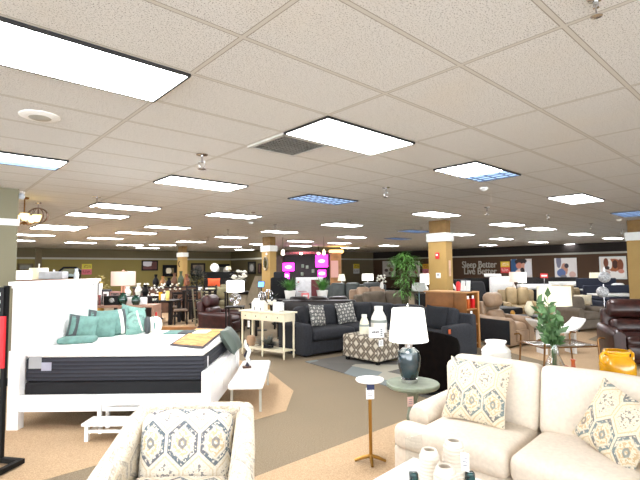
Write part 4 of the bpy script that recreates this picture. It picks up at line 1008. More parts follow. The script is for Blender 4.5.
onwall(WD, 'wall_mirror', 'black framed arched mirror on olive wall left of the corner', 'mirror', 213, 265.5, 228, 274, blobs('mirror_face', (96, 96, 84), [(.2, .6, .2, .4, (226, 226, 226)), (.8, .4, .15, .4, (206, 200, 190))], .3, 6), BLK, .2)
onwall(WC, 'wall_picture', 'tall dark framed picture of a face on the dark olive wall', 'picture', 249, 262.5, 255.5, 273, blobs('face_picture', (60, 56, 50), [(.5, .5, .3, .35, (140, 136, 130))], .6, 6), BLK, .1)
onwall(WC, 'wall_picture', 'smaller dark reddish picture beside the middle column', 'picture', 259, 264, 261.6, 273, mat('dark_red_print', (70, 40, 34), .7), BLK, .08)
wl = Wall(tuple((C3 - QD*.0)[:2]), -QD, -PD); onwall(WD, 'wall_mirror', 'long dim rectangular mirror on the wall right of the pillar', 'mirror', 18.5, 264.5, 32, 270, mat('dim_mirror', (96, 92, 70), .3), OLIVES, .1)
# slogan lettering
def text_mesh(name, s_, size, m, parent, loc, ext=.02):
    cu = bpy.data.curves.new(name, 'FONT'); cu.body = s_; cu.size = size; cu.extrude = ext; cu.align_x = 'LEFT'; cu.space_character = 1.0; cu.offset = .004
    t = bpy.data.objects.new(name, cu); C.objects.link(t); bpy.context.view_layer.update()
    me = bpy.data.meshes.new_from_object(t.evaluated_get(bpy.context.evaluated_depsgraph_get())); bpy.data.objects.remove(t)
    xs = [v.co.x for v in me.vertices]; w = max(xs)-min(xs)
    me.materials.clear(); me.materials.append(m); o = bpy.data.objects.new(name, me); C.objects.link(o); o.parent = parent; o.rotation_euler = (PI/2, 0, 0); o.location = loc; return o, w
a = WA.hit(462.5, 268); b = WA.hit(497, 268); nn = -QD; c = a + nn*.06; wtot = (b-a).length
LET = mat('brushed_silver_letters', (188, 182, 170), .4, .1)
zt = WA.hit(480, 267.6).z; zb_ = WA.hit(480, 274.2).z
sl = thing('wall_lettering', 'silver letters reading Sleep Better Live Better on dark brown wall', 'lettering', (c.x, c.y, 0), face(nn.x, nn.y))
for s_, z, x in (('Sleep Better', zt, 0), ('Live Better', zb_, .12)):
    o, w = text_mesh('text_line', s_, .62, LET, sl, (x, 0, z)); o.scale = ((wtot-(x*1.2))/w, 1, 1)
# ladder-like dark mirror at the right edge
p = atY(632, 290, 20.0); o = thing('curio_panel', 'tall dark ornate iron panel standing at right edge by the wall', 'decorative panel', (p.x, 20.0, 0), .6)
B().box((0, 0, 1.0), (.46, .04, 2.0)).build('back_panel', mat('dark_olive_wood', (58, 48, 34), .6), o, False); m = B()
for k in range(6): m.lathe([(.12, -.02), (.16, -.02), (.16, .02), (.12, .02)], 12, c=(0, -.04, .25+k*.31), M=RX(PI/2))
m.build('scrollwork', CHROME, o)
# ================================================================== RIGHT BACKGROUND
def P(px, Y): q = atY(px, 268, Y); return Vector((q.x, Y, 0))
tr_ = recliner('tan leather recliner with tall headrest and dark side beside the wooden counter', (4.06, 10.08, 0), .55, TANL, .84, 1.12, d=.9)
B().rbox((-.435, -.02, .33), (.02, .86, .50), .008).build('side_panel', CHARD, tr_)
recliner('brown leather recliner with rolled arms cut by right edge', P(633, 8.05), -.25, BROWNL, 1.05, 1.08)
# glass/bronze table with tall lamp
gt = thing('bronze_coffee_table', 'glass-topped table with bentwood bronze legs behind the cream sofa', 'table', (3.48, 6.7, 0), .12)
B().rbox((0, 0, .57), (.86, .62, .012), .004, n=2).build('glass_top', mat('tinted_glass_top', (120, 112, 96), .12, .0), gt)
m = B(); 
for sy in (-1, 1): m.tube([(-.43, sy*.3, .57), (.43, sy*.3, .57)], .012, 6)
for sx in (-1, 1): m.tube([(sx*.43, -.3, .57), (sx*.43, .3, .57)], .012, 6)
m.build('rim', BRONZE, gt)
for sx in (-1, 1):
    for sy in (-1, 1): B().tube([(sx*.46, sy*.3, 0), (sx*.42, sy*.3, .4), (sx*.40, sy*.3, .66), (sx*.43, sy*.3, .69), (sx*.50, sy*.3, .68)], .014, 8).build('leg', BRONZE, gt)
dl = thing('table_lamp', 'lamp with wide cream drum shade on the bronze-legged table', 'lamp', (3.46, 6.72, .576), 0)
B().lathe([(.001, 0), (.08, 0), (.085, .02), (.03, .04), (.05, .15), (.06, .28), (.03, .4), (.01, .45), (.01, .52)], 18).build('lamp_base', mat('pale_glass_base', (190, 190, 180), .2), dl)
drum_shade(dl, .55, .83, .235, .225, SHADEC)
wt = thing('curved_bench', 'low white bench with upswept curved ends behind glass table', 'bench', P(553, 9.0)+Vector((0, 0, 0)), .1)
rings = []
for k in range(17):
    x = -.5+1.0*k/16; z = .44+.22*(abs(x)/.5)**3-.0*x; w = .2+.05*cos(x*3); rings.append([(x, -w, z-.02), (x, w, z-.02), (x, w, z+.02), (x, -w, z+.02)])
B().loft(rings).build('seat', WHITE, wt)
for sx in (-1, 1): B().box((sx*.3, 0, .22), (.05, .3, .44)).build('leg', WHITE, wt, False)
# tan seating group
sofa('beige leather loveseat at left of the far right seating group', P(518, 14.3), -.1, 1.12, .95, 1.0, 2, m=BEIGEL)
sofa('beige reclining sofa behind the wide drum lamp shade', P(563, 14.3), -.2, 1.15, 1.0, 1.05, 2, m=BEIGEL)
sofa('taupe swivel loveseat nearest the glass table, seen past drum lamp', P(577, 12.3), .35, 1.0, .85, .82, 1, m=TAUPE)
table('dark_coffee_table', 'dark low coffee table before the beige loveseat', P(518, 11.6), .1, 1.1, .6, .46, DKW, .06, cat='table', shelf=.15)
for k, (px, Y, z, h, mm, lab) in enumerate(((528.5, 12.4, .0, 0, 0, 0), )):
    pass
vase('ceramic_vase', 'pale cream ribbed vase on the dark low coffee table', P(528, 11.6)+Vector((0, 0, .461)), [(.001, 0), (.06, 0), (.11, .1), (.12, .2), (.07, .32), (.05, .36), (.001, .3)], CREAM)
vase('small_vase', 'little gold vase on the dark low coffee table', P(511, 11.5)+Vector((0, 0, .461)), [(.001, 0), (.05, 0), (.06, .08), (.03, .14), (.001, .14)], GOLD)
for px, lab in ((576, 'left round cream cushion on the beige reclining sofa'), (583, 'right round cream cushion on the beige reclining sofa')):
    q = P(px, 13.7); o = B().pillow(.3, .3, .14).build('round_cushion', mat('cream_plush', (226, 216, 190), .9)); tag(o, lab, 'pillow', loc=(q.x, q.y-.1, .70), rz=-.35)
# adjustable beds (dark) with white tops
for px, Y, lab, rz in ((607, 16.4, 'dark navy adjustable bed with white mattress edge, nearer the far wall', .0), (620, 13.6, 'dark navy adjustable bed with white mattress, before the other', -.05)):
    o = thing('adjustable_bed', lab, 'bed', P(px, Y), rz)
    NB = mat('navy_black_fabric', (26, 32, 50), .8, var=.1); B().rbox((0, 0, .42), (1.45, 1.3, .5), .05).build('frame', NB, o)
    B().rbox((.0, 0, .74), (1.4, 1.25, .12), .05).build('mattress', NB, o); B().rbox((-.1, .1, .83), (1.2, 1.0, .05), .02).build('cover', WHITE, o)
    B().rbox((0, .70, .70), (1.5, .10, 1.1 if Y > 14 else .8), .04).build('headboard', NB, o)
    for sx in (-1, 1): B().box((sx*.6, -.5, .09), (.06, .06, .18)).build('leg', BLK, o, False)
q = P(617, 16.3); o = B().rbox((0, 0, .12), (.42, .26, .2), .1).build('rolled_pillow', WHITE); tag(o, 'white rolled pillow on the rear adjustable bed', 'pillow', loc=(q.x, 16.3, .86))
gl = thing('globe_floor_lamp', 'chrome floor lamp with two clear crackle globes beside adjustable beds', 'floor lamp', P(602.5, 12.3), 0)
B().lathe([(.14, 0), (.14, .02), (.02, .03)], 20).build('lamp_base', CHROME, gl); B().tube([(0, 0, .03), (0, 0, 1.2)], .015, 8).build('pole', CHROME, gl)
GLB = mat('crackle_silver_glass', (214, 216, 218), .3, .1, var=.3, vs=26)
for z, x in ((1.40, .04), (1.0, -.03)): B().lathe([(.001, z-.15)] + [(.15*cos(a), z+.15*sin(a)) for a in [-1.3+.26*q for q in range(11)]] + [(.001, z+.15)], 20, c=(x, 0, 0)).build('globe', GLB, gl)
B().tube([(.04, 0, 1.55), (.04, 0, 1.66)], .012, 6).build('finial', CHROME, gl)
def lamp(label, px, Y, z0, zs0, zs1, r0, r1, sm, bm=CERW, base='urn', group=None):
    q = P(px, Y); o = thing('table_lamp', label, 'lamp', (q.x, Y, z0), 0, group); h = zs0-z0
    if base == 'urn': B().lathe([(.001, 0), (.06, 0), (.03, h*.1), (.07, h*.3), (.08, h*.5), (.03, h*.8), (.01, h*.9), (.01, h+.05)], 14).build('lamp_base', bm, o)
    else: B().lathe([(.07, 0), (.07, .02), (.012, .03), (.012, h+.05)], 12).build('lamp_base', bm, o)
    B().shell([(r0, h), (r1, zs1-z0)], .004, 24).build('lamp_shade', sm, o); return o
# night stands under distant lamps
def stand(label, px, Y, h, m=DKW, w=.5, rz=0.0, name='nightstand', cat='nightstand'):
    o = thing(name, label, cat, P(px, Y), rz); B().box((0, 0, h/2), (w, .4, h-.02)).build('cabinet', m, o, False); B().rbox((0, 0, h-.01), (w+.04, .44, .03), .008).build('table_top', m, o)
    for z in (.3, .7): B().box((0, -.203, h*z), (w-.06, .01, h*.3)).build('drawer', m, o, False)
    return o
stand('dark nightstand under the two bright shades below the slogan', 518, 16.2, .78, w=.9); lamp('bright cream-shaded lamp left of its white twin under poster', 513, 16.2, .78, 1.16, 1.52, .145, .14, SHADEP); lamp('bright white-shaded lamp below the family poster', 521.6, 16.2, .78, 1.14, 1.5, .145, .14, SHADE)
stand('small dark nightstand by the wall under puppy poster', 594.5, 17.5, .75); lamp('small yellowish-shaded lamp left of the puppy poster', 594.5, 17.5, .75, 1.12, 1.45, .20, .18, SHADEC, GOLD, 'stick')
o = thing('upright_mattress', 'white mattress standing upright under the sale sign', 'mattress', P(501, 16.9), -.3); B().rbox((0, .0, .68), (.85, .28, 1.34), .08).build('body', TICK, o); B().rbox((-.3, 0, 1.39), (.6, .24, .12), .05).build('top_roll', TICK, o)
# black recliners / massage chairs with white swoosh
for px, Y, rz, lab, top in ((466, 16.2, .5, 'black massage chair with white curved side panel behind counter', 1.32), (480, 14.5, .3, 'black tilted massage chair with white arm edge behind tan recliner', 1.25)):
    o = thing('massage_chair', lab, 'chair', P(px, Y), rz); B().rbox((0, 0, .3), (.8, .9, .5), .1).build('base', BLKF, o)
    B().rbox((0, .25, .85), (.7, .3, top-.45), .12, rot=RX(-.3)).build('backrest', BLKF, o)
    for sx in (-1, 1): B().arm([(-.5, sx*.4, .14, .1, .6), (0, sx*.4, .16, .1, .72), (.4, sx*.4, .12, .2, .8)]).build('arm', BLKF, o)
    B().tube([(-.49, -.5, .55), (-.5, -.2, .82), (-.48, .1, .98), (-.44, .3, 1.2)], [.02, .05, .05, .02], 8).build('side_trim', WHITE, o)
o = thing('display_wall', 'tall black display partition behind the massage chairs', 'partition', P(484, 17.5), -.2); B().box((0, 0, .64), (1.5, .06, 1.28)).build('panel', BLK, o, False)
for sx in (-1, 1): B().box((sx*.6, 0, .03), (.08, .4, .06)).build('foot', BLK, o, False)
o = thing('wheel_base_bed', 'dark wheeled adjustable bed base behind the tan recliner', 'bed', P(497, 12.6), .4); B().rbox((0, 0, .5), (1.0, .8, .18), .04).build('deck', BLK, o)
for sx in (-1, 1): B().box((sx*.4, .0, .2), (.06, .6, .4)).build('leg', BLK, o, False)
for px, Y, w, lab in ((553, 20.5, 2.4, 'long low white-topped bed display under the middle posters'), (535, 17.6, 1.2, 'white-topped bed seen right of the bright lamp shades')):
    o = thing('display_bed', lab, 'bed', P(px, Y), -.3); B().rbox((0, 0, .5), (w, 1.6, .7), .06).build('base', BLKF, o); B().rbox((0, 0, .93), (w, 1.6, .16), .06).build('mattress', WHITE, o); B().box((0, .9, .6), (w, .08, 1.2)).build('headboard', DKW, o, False)
q = P(541, 16.2); o = thing('sale_card', 'small red and white card above the beige sofa', 'sign', (q.x, 16.0, 0), 0); B().box((0, 0, 1.38), (.26, .01, .16)).build('card', REDP, o, False); B().box((0, -.008, 1.38), (.2, .006, .05)).build('print', PAPER, o, False); B().tube([(0, 0, 0), (0, 0, 1.3)], .01, 6).build('pole', CHROME, o)

# ================================================================== MIDDLE BACKGROUND
sofa('very dark brown leather sofa seen from behind the grey sectional', P(318, 12.05), PI+.02, 1.95, .95, .93, 3, m=DKBL, arm_h=.66)
ht = table('sofa_back_table', 'dark console table holding grass pots behind the brown sofa', P(306, 13.1), .02, 1.9, .42, .84, DKW, .05, cat='console table')
def grasspot(label, px, Y=13.1, z=.842, s=1.0):
    q = P(px, Y); o = thing('potted_plant', label, 'potted plant', (q.x, Y, z), 0)
    B().lathe([(.001, 0), (.13*s, 0), (.17*s, .24*s), (.155*s, .24*s), (.001, .2*s)], 18).build('pot', CERW, o); m = B(); R.seed(int(px))
    for k in range(150):
        a = R.random()*6.28; e = R.uniform(.7, 1.5); m.leaf((.07*cos(a)*R.random(), .07*sin(a), .2*s), (cos(a)*cos(e), sin(a)*cos(e), sin(e)), R.uniform(.3, .5)*s, .022)
    m.build('grass', GRASS, o); return o
grasspot('green grass in a white pot, left of the white display panel'   , 290); grasspot('green grass in a white pot, right of the white display panel', 322)
pk = P(305, 12.95); o = thing('pink_box', 'pink lettered gift box on the console behind brown sofa', 'box', (pk.x, 12.92, .842), .05); B().rbox((0, 0, .09), (.22, .14, .17), .01).build('carton', mat('pink_card', (228, 130, 130), .7), o); B().box((0, -.072, .1), (.14, .003, .05)).build('print', PAPER, o, False)
q = P(309.5, 14.0); o = thing('display_cabinet', 'white rectangular display panel with brochure photo before the booth', 'display', (q.x, 14.0, 0), 0)
B().box((0, 0, .72), (.84, .34, 1.44)).build('cabinet', mat('cool_white_panel', (214, 214, 216), .5), o, False)
B().box((.18, -.175, 1.12), (.26, .01, .5)).build('brochure_picture', blobs('red_product_picture', (90, 30, 34), [(.0, .1, .1, .1, (200, 190, 180)), (.05, .2, .08, .1, (180, 60, 60))], .8, 12), o, False)
m = B(); m.lathe([(.001, 0), (.03, 0), (.03, .006), (.001, .006)], 12, c=(-.34, -.172, 1.3), M=RX(PI/2)); m.box((-.22, -.173, 1.02), (.26, .004, .018)); m.build('logo_print', mat('red_grey_print', (190, 110, 116), .6), o, False)
oc_ = thing('office_chair', 'black high-backed office chair left of the grass pots', 'chair', P(280, 14.0), .2)
B().rbox((0, .2, 1.05), (.55, .14, .8), .1, (0, .03, 0)).build('backrest', BLKF, oc_); B().rbox((0, -.05, .55), (.55, .5, .14), .06).build('seat', BLKF, oc_); B().rbox((0, .2, 1.52), (.36, .12, .2), .05).build('headrest', CHARD, oc_)
B().tube([(0, 0, .06), (0, 0, .5)], .03, 8).build('gas_lift', BLK, oc_)
for sx in (-1, 1): B().tube([(sx*.27, .15, .6), (sx*.32, .05, .78), (sx*.32, -.2, .78), (sx*.27, -.2, .58)], .02, 6).build('arm', BLK, oc_)
m = B()
for k in range(5): a = k*1.257; m.tube([(0, 0, .08), (.3*cos(a), .3*sin(a), .03)], .022, 6)
m.build('star_base', BLK, oc_)
# demo booth with magenta screens
bY = 26.0; q0 = P(283, bY); q1 = P(330, bY)
MAG = mat('dark_plum_booth', (26, 8, 22), .6, var=.3, vs=1.5); bw = q1.x-q0.x
bo = thing('tv_booth', 'dark plum television demo booth glowing magenta in the back', 'display booth', ((q0.x+q1.x)/2, bY, 0), 0)
B().box((0, .3, 1.25), (bw, .1, 2.5)).build('back_panel', MAG, bo, False)
B().box((0, -.15, 2.61), (bw+.2, .8, .16)).build('header', mat('dark_red_header', (66, 12, 22), .6), bo, False)
m = B()
for k in range(9): m.box((-bw*.32+k*.16, -.56, 2.61), (.1, .01, .1))
m.build('header_print', mat('red_letters', (130, 26, 34), .5), bo, False)
B().box((bw/2+.32, .0, 1.3), (.62, .9, 2.6)).build('side_wall', OAK, bo, False); B().box((bw/2+.35, -.1, 2.68), (.8, 1.1, .16)).build('cornice', emat('warm_glow_cornice', (255, 206, 120), 1.1), bo, False)  # cornice is no lamp; its emission paints in warm light falling on it
B().box((-bw/2-.2, .2, 1.25), (.35, .5, 2.5)).build('side_wall', mat('dark_wood_panel', (62, 40, 34), .6), bo, False)
ws = blobs('pink_poster', (206, 160, 150), [(.5, .4, .2, .3, (70, 50, 56))], .5)
B().box((bw/2+.25, -.47, 1.68), (.42, .02, .95)).build('poster', ws, bo, False)
for x0, y0, x1, y1, lab in ((282.5, 263, 294, 271, 'magenta screen at upper left of the plum booth'), (315.5, 255, 328, 267, 'largest magenta screen at upper right of the plum booth'), (318, 270, 326, 277, 'small magenta screen under the largest one'), (282, 273, 289, 279, 'pale pink screen at lower left of the plum booth')):
    a = atY(x0, y0, bY-.1); b = atY(x1, y1, bY-.1); c = (a+b)/2
    o = thing('television', lab, 'television', (c.x, bY+.21, c.z), 0); w = b.x-a.x; h = a.z-b.z
    B().box((0, 0, 0), (w+.05, .06, h+.05)).build('bezel', BLK, o, False); B().box((0, -.033, 0), (w, .006, h)).build('screen', blobs('magenta_screen_'+str(int(x0)), (250, 40, 220), [(.0, .0, .2, .1, (255, 120, 240))], .8, 8, em=2.4), o, False)
for k, (px, py) in enumerate(((302.5, 266), (307, 267), (302, 274), (313, 271))):
    a = atY(px, py, bY); o = B().rbox((0, 0, 0), (.16, .06, .2), .02).build('display_speaker', mat('dim_grey_plastic', (120, 130, 120), .5)); tag(o, ['small grey speaker high on the left of booth back wall', 'small pale speaker in the middle of booth back wall', 'small grey speaker low on booth back wall', 'greenish speaker right of centre on booth back wall'][k], 'speaker', loc=(a.x, bY+.21, a.z))
WS = emat('small_spot_bulb', (255, 240, 210), 7.0); sp1 = None
for px, py in ((301, 253.5), (318.5, 253.5)):
    a = atY(px, py, bY-.7)
    if sp1 is None:
        sp1 = thing('spot_light', 'small bright spotlight above the plum booth header', 'spotlight', (a.x, a.y, a.z), 0, 'booth spotlights'); B().lathe([(.001, -.06), (.07, -.05), (.07, .05), (.001, .06)], 10).build('bulb', WS, sp1); B().tube([(0, 0, .05), (0, 0, CEIL-a.z)], .012, 6).build('stem', BLK, sp1)
    else: dup(sp1, (a.x, a.y, a.z), 0)
for px, Y, z, mm, lab in ((283, 18.0, 2.37, WS, 'small white pendant lamp left of the booth'), (324, 18.0, 2.36, WARM, 'small yellow pendant lamp right of the booth')):
    q = P(px, Y); o = thing('pendant_lamp', lab, 'pendant lamp', (q.x, Y, z), 0); B().lathe([(.001, -.12), (.07, -.08), (.05, .05), (.02, .12), (.001, .12)], 14).build('glass_shade', mm, o); B().tube([(0, 0, .1), (0, 0, CEIL-z)], .008, 6).build('cord', BLK, o)
# grey/tan recliner sofas
sofa('grey-green leather reclining sofa with its back to the far wall', P(345, 16.6), -.1, 1.5, .95, 1.12, 2, m=GREYL)
sofa('dark grey recliner sofa next to the grey-green one', P(371, 17.6), -.2, 1.1, .95, 1.1, 1, m=mat('dark_grey_leather', (58, 62, 62), .45))
sofa('tan leather recliner sofa left of the bamboo plant', P(371, 15.2), .3, 1.3, .95, 1.02, 2, m=mat('warm_tan_leather', (154, 128, 104), .5, var=.12, vs=5))
sofa('wide taupe reclining sofa behind the corner of the sectional', P(388, 13.1), .5, 1.9, .95, .98, 2, m=TAUPE)
stand('dark side table with white lamp behind the tan recliner', 367, 18.8, .8); lamp('white drum lamp on the table behind the grey recliners', 367.5, 18.8, .8, 1.2, 1.47, .24, .23, SHADE)
stand('small dark table at left of the grey-green sofa', 341, 18.6, .8); lamp('cream lamp with tapered shade left above grey-green sofa', 341.5, 18.6, .8, 1.2, 1.47, .17, .11, SHADEC)
q = P(381.5, 16.4); o = thing('flower_vase', 'white flower bunch in a vase above the tan recliners', 'flower arrangement', (q.x, 16.4, .9), 0); m = B(); R.seed(3)
for k in range(16): m.lathe([(.001, -.04), (.05, 0), (.001, .05)], 7, c=(R.uniform(-.16, .16), R.uniform(-.1, .1), R.uniform(.28, .55)))
m.build('blooms', PETW, o); B().lathe([(.001, 0), (.05, 0), (.07, .15), (.04, .3)], 12).build('vase', CERW, o)
table('slim_table', 'slim dark table carrying the white flower vase', P(381.5, 16.4), 0, .5, .3, .9, DKW, .04, cat='table')
# bamboo
q = P(404.5, 12.3); bt = thing('bamboo_plant', 'tall leafy artificial bamboo tree behind the table lamp', 'plant', (q.x, 12.3, 0), 0)
B().lathe([(.001, 0), (.15, 0), (.19, .34), (.17, .34), (.001, .3)], 20).build('pot', BLK, bt); R.seed(11); lf = B()
for k in range(7):
    a = k*.9; pts = [Vector((.06*cos(a), .06*sin(a), .3)), Vector((.09*cos(a), .09*sin(a), 1.1)), Vector((.16*cos(a), .16*sin(a), 1.9+.05*(k % 3)))]
    B().tube(pts, [.018, .015, .008], 7).build('cane', mat('brown_green_cane', (70, 70, 40), .5), bt)
    for j in range(70):
        t = 1-(R.random()**1.5)*.62; pp = pts[0].lerp(pts[2], t); b = R.random()*6.28; out = R.uniform(.03, .27)*(1.15 if t > .7 else .75)
        pp = pp + Vector((cos(b)*out, sin(b)*out, R.uniform(-.05, .08))); b += R.uniform(-.8, .8); lf.leaf(pp, (cos(b), sin(b), R.uniform(-.9, .3)), R.uniform(.14, .24), R.uniform(.03, .05))
for j in range(200):
    b = R.random()*6.28; out = R.uniform(0, .38); lf.leaf((cos(b)*out, sin(b)*out, 2.1-out*.55+R.uniform(-.1, .05)), (cos(b), sin(b), R.uniform(-.8, .3)), R.uniform(.15, .26), .05)
lf.build('foliage', LEAFB, bt)
stand('side table with two lamps between bamboo and column', 424, 14.9, .85, w=.6); lamp('white-shaded lamp just left of the tan column', 425.5, 14.9, .866, 1.16, 1.5, .19, .18, SHADE); lamp('pale glass lamp beneath the white shade by the column', 418.5, 13.7, .0, 1.0, 1.25, .22, .2, mat('pale_grey_shade', (196, 200, 196), .6), mat('pale_blue_glass', (150, 190, 200), .2), 'stick')

# ================================================================== LEFT-MIDDLE
recliner('dark red-brown leather recliner beyond the foot of the bed', P(221, 11.95), 1.3, mat('oxblood_leather', (60, 22, 18), .35, var=.3, vs=8), 1.0, 1.03)
table('slim_table', 'small dark table under the rectangular shaded lamp behind the console', P(235, 10.5), 0, .4, .4, .86, DKW, .03, cat='table'); q = P(235.5, 10.5); o = thing('table_lamp', 'lamp with white rectangular shade on openwork chrome ring base', 'lamp', (q.x, 10.5, .86), 0)
B().lathe([(.07, 0), (.07, .02), (.02, .03), (.001, .03)], 16).build('foot', CHROME, o); m = B()
for r in (.12, .085, .05): m.tube([(r*cos(t), 0, .17+r*sin(t)) for t in [2*PI*k/20 for k in range(20)]], .010, 6, True)
for k in range(8): a = k*PI/4; m.tube([(.05*cos(a), 0, .17+.05*sin(a)), (.12*cos(a), 0, .17+.12*sin(a))], .006, 5)
m.build('ring_base', CHROME, o); B().tube([(0, 0, .29), (0, 0, .42)], .008, 6).build('neck', CHROME, o); B().rbox((0, 0, .455), (.39, .22, .27), .03).build('lamp_shade', SHADE, o)
q = P(239, 14.6); o = thing('flower_arrangement', 'large white flower arrangement above the rectangular lamp shade', 'flower arrangement', (q.x, 14.6, 1.0), 0); m = B(); l = B(); R.seed(4)
for k in range(20): m.lathe([(.001, -.05), (.07, 0), (.04, .05), (.001, .06)], 7, c=(R.uniform(-.22, .22), R.uniform(-.12, .12), R.uniform(.36, .66)))
for k in range(50): a = R.random()*6.28; l.leaf((R.uniform(-.2, .2), 0, R.uniform(.3, .6)), (cos(a), sin(a), R.uniform(-.2, .9)), .2, .06)
m.build('blooms', PETW, o); l.build('leaves', LEAFD, o); B().lathe([(.001, 0), (.07, 0), (.09, .2), (.05, .34)], 14).build('vase', CHARD, o)
table('tall_table', 'tall dark table under the large white flower arrangement', P(239, 14.6), 0, .9, .45, 1.0, DKW, .05, cat='table')
wc = thing('wing_chair', 'greige chair with very tall slanting back by the middle column', 'chair', P(252.5, 13.4), -.5)
GR = mat('greige_fabric', (120, 108, 88), .85, var=.08); m = B(); m.add([(-.42, .12, .35), (.12, .12, .35), (.12, .12, 1.0), (.12, .12, 1.5), (.0, .12, 1.5), (-.42, .24, .8), (-.42, .24, .35), (.12, .26, .35), (.12, .3, 1.0), (.12, .3, 1.5), (.0, .3, 1.5), (-.42, .34, .8)], [(0, 1, 2, 3, 4, 5), (11, 10, 9, 8, 7, 6), (0, 6, 7, 1), (1, 7, 8, 2), (2, 8, 9, 3), (3, 9, 10, 4), (4, 10, 11, 5), (5, 11, 6, 0)]); m.build('backrest', GR, wc, False)
B().rbox((-.12, -.1, .42), (.62, .6, .2), .07).build('seat', GR, wc)
for sx in (-.36, .1):
    for sy in (-.33, .14): B().box((sx, sy, .16), (.05, .05, .32)).build('leg', DKW, wc, False)
q = P(261.5, 12.7); o = thing('tablet_stand', 'bright blue tablet screen on a thin stand by the middle column', 'tablet', (q.x, 12.7, 0), -.2); B().lathe([(.16, 0), (.16, .02), (.015, .03), (.015, 1.2)], 14).build('stand', BLK, o); B().box((0, -.02, 1.28), (.19, .02, .17), RX(-.3)).build('tablet_case', BLK, o, False); B().box((0, -.034, 1.283), (.165, .006, .145), RX(-.3)).build('screen', emat('blue_screen', (90, 150, 240), .9), o, False)
# round ornaments around (262-275, 288-300)
table('low_table', 'dark table with silver ornaments behind the console', P(267, 11.4), -.2, .8, .45, .86, DKW, .05, cat='table')
for px, z, h_, mm, lab in ((262, .862, .30, 'S', 'silver openwork ornament, left on dark table behind console'), (268.5, .862, .36, 'S', 'taller silver openwork ornament at right on dark table'), (273, .862, .22, 'D', 'dark leafy ornament on dark table right of silver ones')):
    q = P(px, 11.35); o = thing('ornament', lab, 'ornament', (q.x, 11.35, z), px); m = B()
    if mm == 'S':
        for k in range(5): a = k*PI/5; m.tube([(h_*.32*cos(t)*cos(a), h_*.32*cos(t)*sin(a), h_/2+h_*.42*sin(t)) for t in [2*PI*j/14 for j in range(14)]], .010, 5, True)
        m.build('wires', CHROME, o)
    else:
        for k in range(40): a = R.random()*6.28; m.leaf((0, 0, .1), (cos(a), sin(a), R.uniform(-.2, 1.4)), .2, .05)
        m.build('leaves', LEAFD, o)
    B().lathe([(.06, 0), (.06, .02), (.001, .02)], 12).build('foot', BLK, o)
# hutch, linen sofa, orange pillow
o = thing('hutch', 'tall black hutch cabinet in the back beyond the leather recliner', 'cabinet', P(219, 21), .3); B().box((0, .12, .78), (1.35, .4, 1.56)).build('cabinet', BLK, o, False); B().rbox((0, .1, 1.58), (1.42, .48, .05), .01).build('cornice', BLK, o)
for sx in (-1, 1): B().box((sx*.33, -.085, .7), (.6, .02, 1.2)).build('door', DKW, o, False)
q = P(214, 21); o = B().lathe([(.001, 0), (.19, .0), (.2, .02), (.001, .03)], 22, M=RX(PI/2)).build('round_plate', CERW); tag(o, 'round white plate standing on top of the black hutch', 'plate', loc=(q.x, 21.1, 1.81), rz=.3)
lamp('small round-shaded lamp on right of the black hutch', 228.5, 21.1, 1.606, 1.7, 1.86, .14, .1, SHADEC)
sofa('olive linen sofa piled with pillows in front of black hutch', P(219.5, 18.2), .2, 1.25, .9, 1.05, 2, m=mat('olive_linen', (128, 120, 92), .9))
for px, Y, z, w, h, mm, lab in ((214, 18.0, 1.03, .5, .34, mat('orange_red_cotton', (226, 96, 50), .8), 'bright orange-red pillow perched on the olive sofa'), (212, 17.4, .62, .55, .42, mat('pale_linen', (206, 194, 160), .9), 'pale linen pillow at left on the olive sofa'), (221, 17.4, .62, .5, .42, mat('sage_linen', (146, 140, 106), .9), 'sage pillow at right on the olive sofa')):
    q = P(px, Y); o = B().pillow(w, h, .18).build('throw_pillow', mm); tag(o, lab, 'pillow', loc=(q.x, Y, z+h/2), rz=.2)
# dark floral tree
q = P(197, 16.2); o = thing('dark_plant', 'dark leafy tree behind the bar-height table at left', 'plant', (q.x, 16.2, 0), 0); B().lathe([(.001, 0), (.16, 0), (.2, .35), (.001, .33)], 14).build('pot', BLK, o); B().tube([(0, 0, .3), (0, 0, 1.2)], .03, 7).build('trunk', DKW, o); m = B(); R.seed(8)
for k in range(420):
    a = R.random()*6.28; e = R.uniform(-.9, 1.5); r = R.random()**.4*.42; pp = Vector((cos(a)*cos(e)*r*.8, sin(a)*cos(e)*r*.8, 1.38+sin(e)*r)); b = R.random()*6.28; m.leaf(pp, (cos(b), sin(b), R.uniform(-.6, .6)), .14, .06)
m.build('foliage', LEAFD, o)
# bar-height table + stools
table('bar_table', 'dark bar-height table in front of the dark leafy tree', P(200, 15.3), -.1, 1.05, .7, 1.03, DKW, .08, cat='table')
def stool(label, px, Y, rz, sh=.72):
    o = thing('bar_stool', label, 'bar stool', P(px, Y), rz); B().rbox((0, 0, sh), (.42, .42, .06), .02).build('seat', DKW, o)
    for sx in (-1, 1):
        B().box((sx*.18, -.18, sh/2), (.04, .04, sh)).build('leg', DKW, o, False); B().box((sx*.18, .18, (sh+.5)/2), (.04, .04, sh+.5)).build('leg', DKW, o, False)
    m = B()
    for k in range(4): m.box((0, .18, sh+.14+k*.1), (.34, .02, .05))
    m.box((0, -.18, .3), (.36, .025, .03)); m.build('ladder_back', DKW, o, False); return o
stool('dark ladder-back bar stool at left of the bar-height table', 195, 14.7, 2.9); stool('dark ladder-back bar stool at right of the bar-height table', 211, 14.6, 3.3)
for px, lab in ((200.5, 'stack of white napkins on the bar-height table, left'), (206, 'small white card on the bar-height table, right')):
    q = P(px, 14.98); o = B().rbox((0, 0, .05), (.12, .1, .1), .01).build('napkin_stack', PAPER); tag(o, lab, 'napkins', loc=(q.x, 14.98, 1.032), rz=.3)
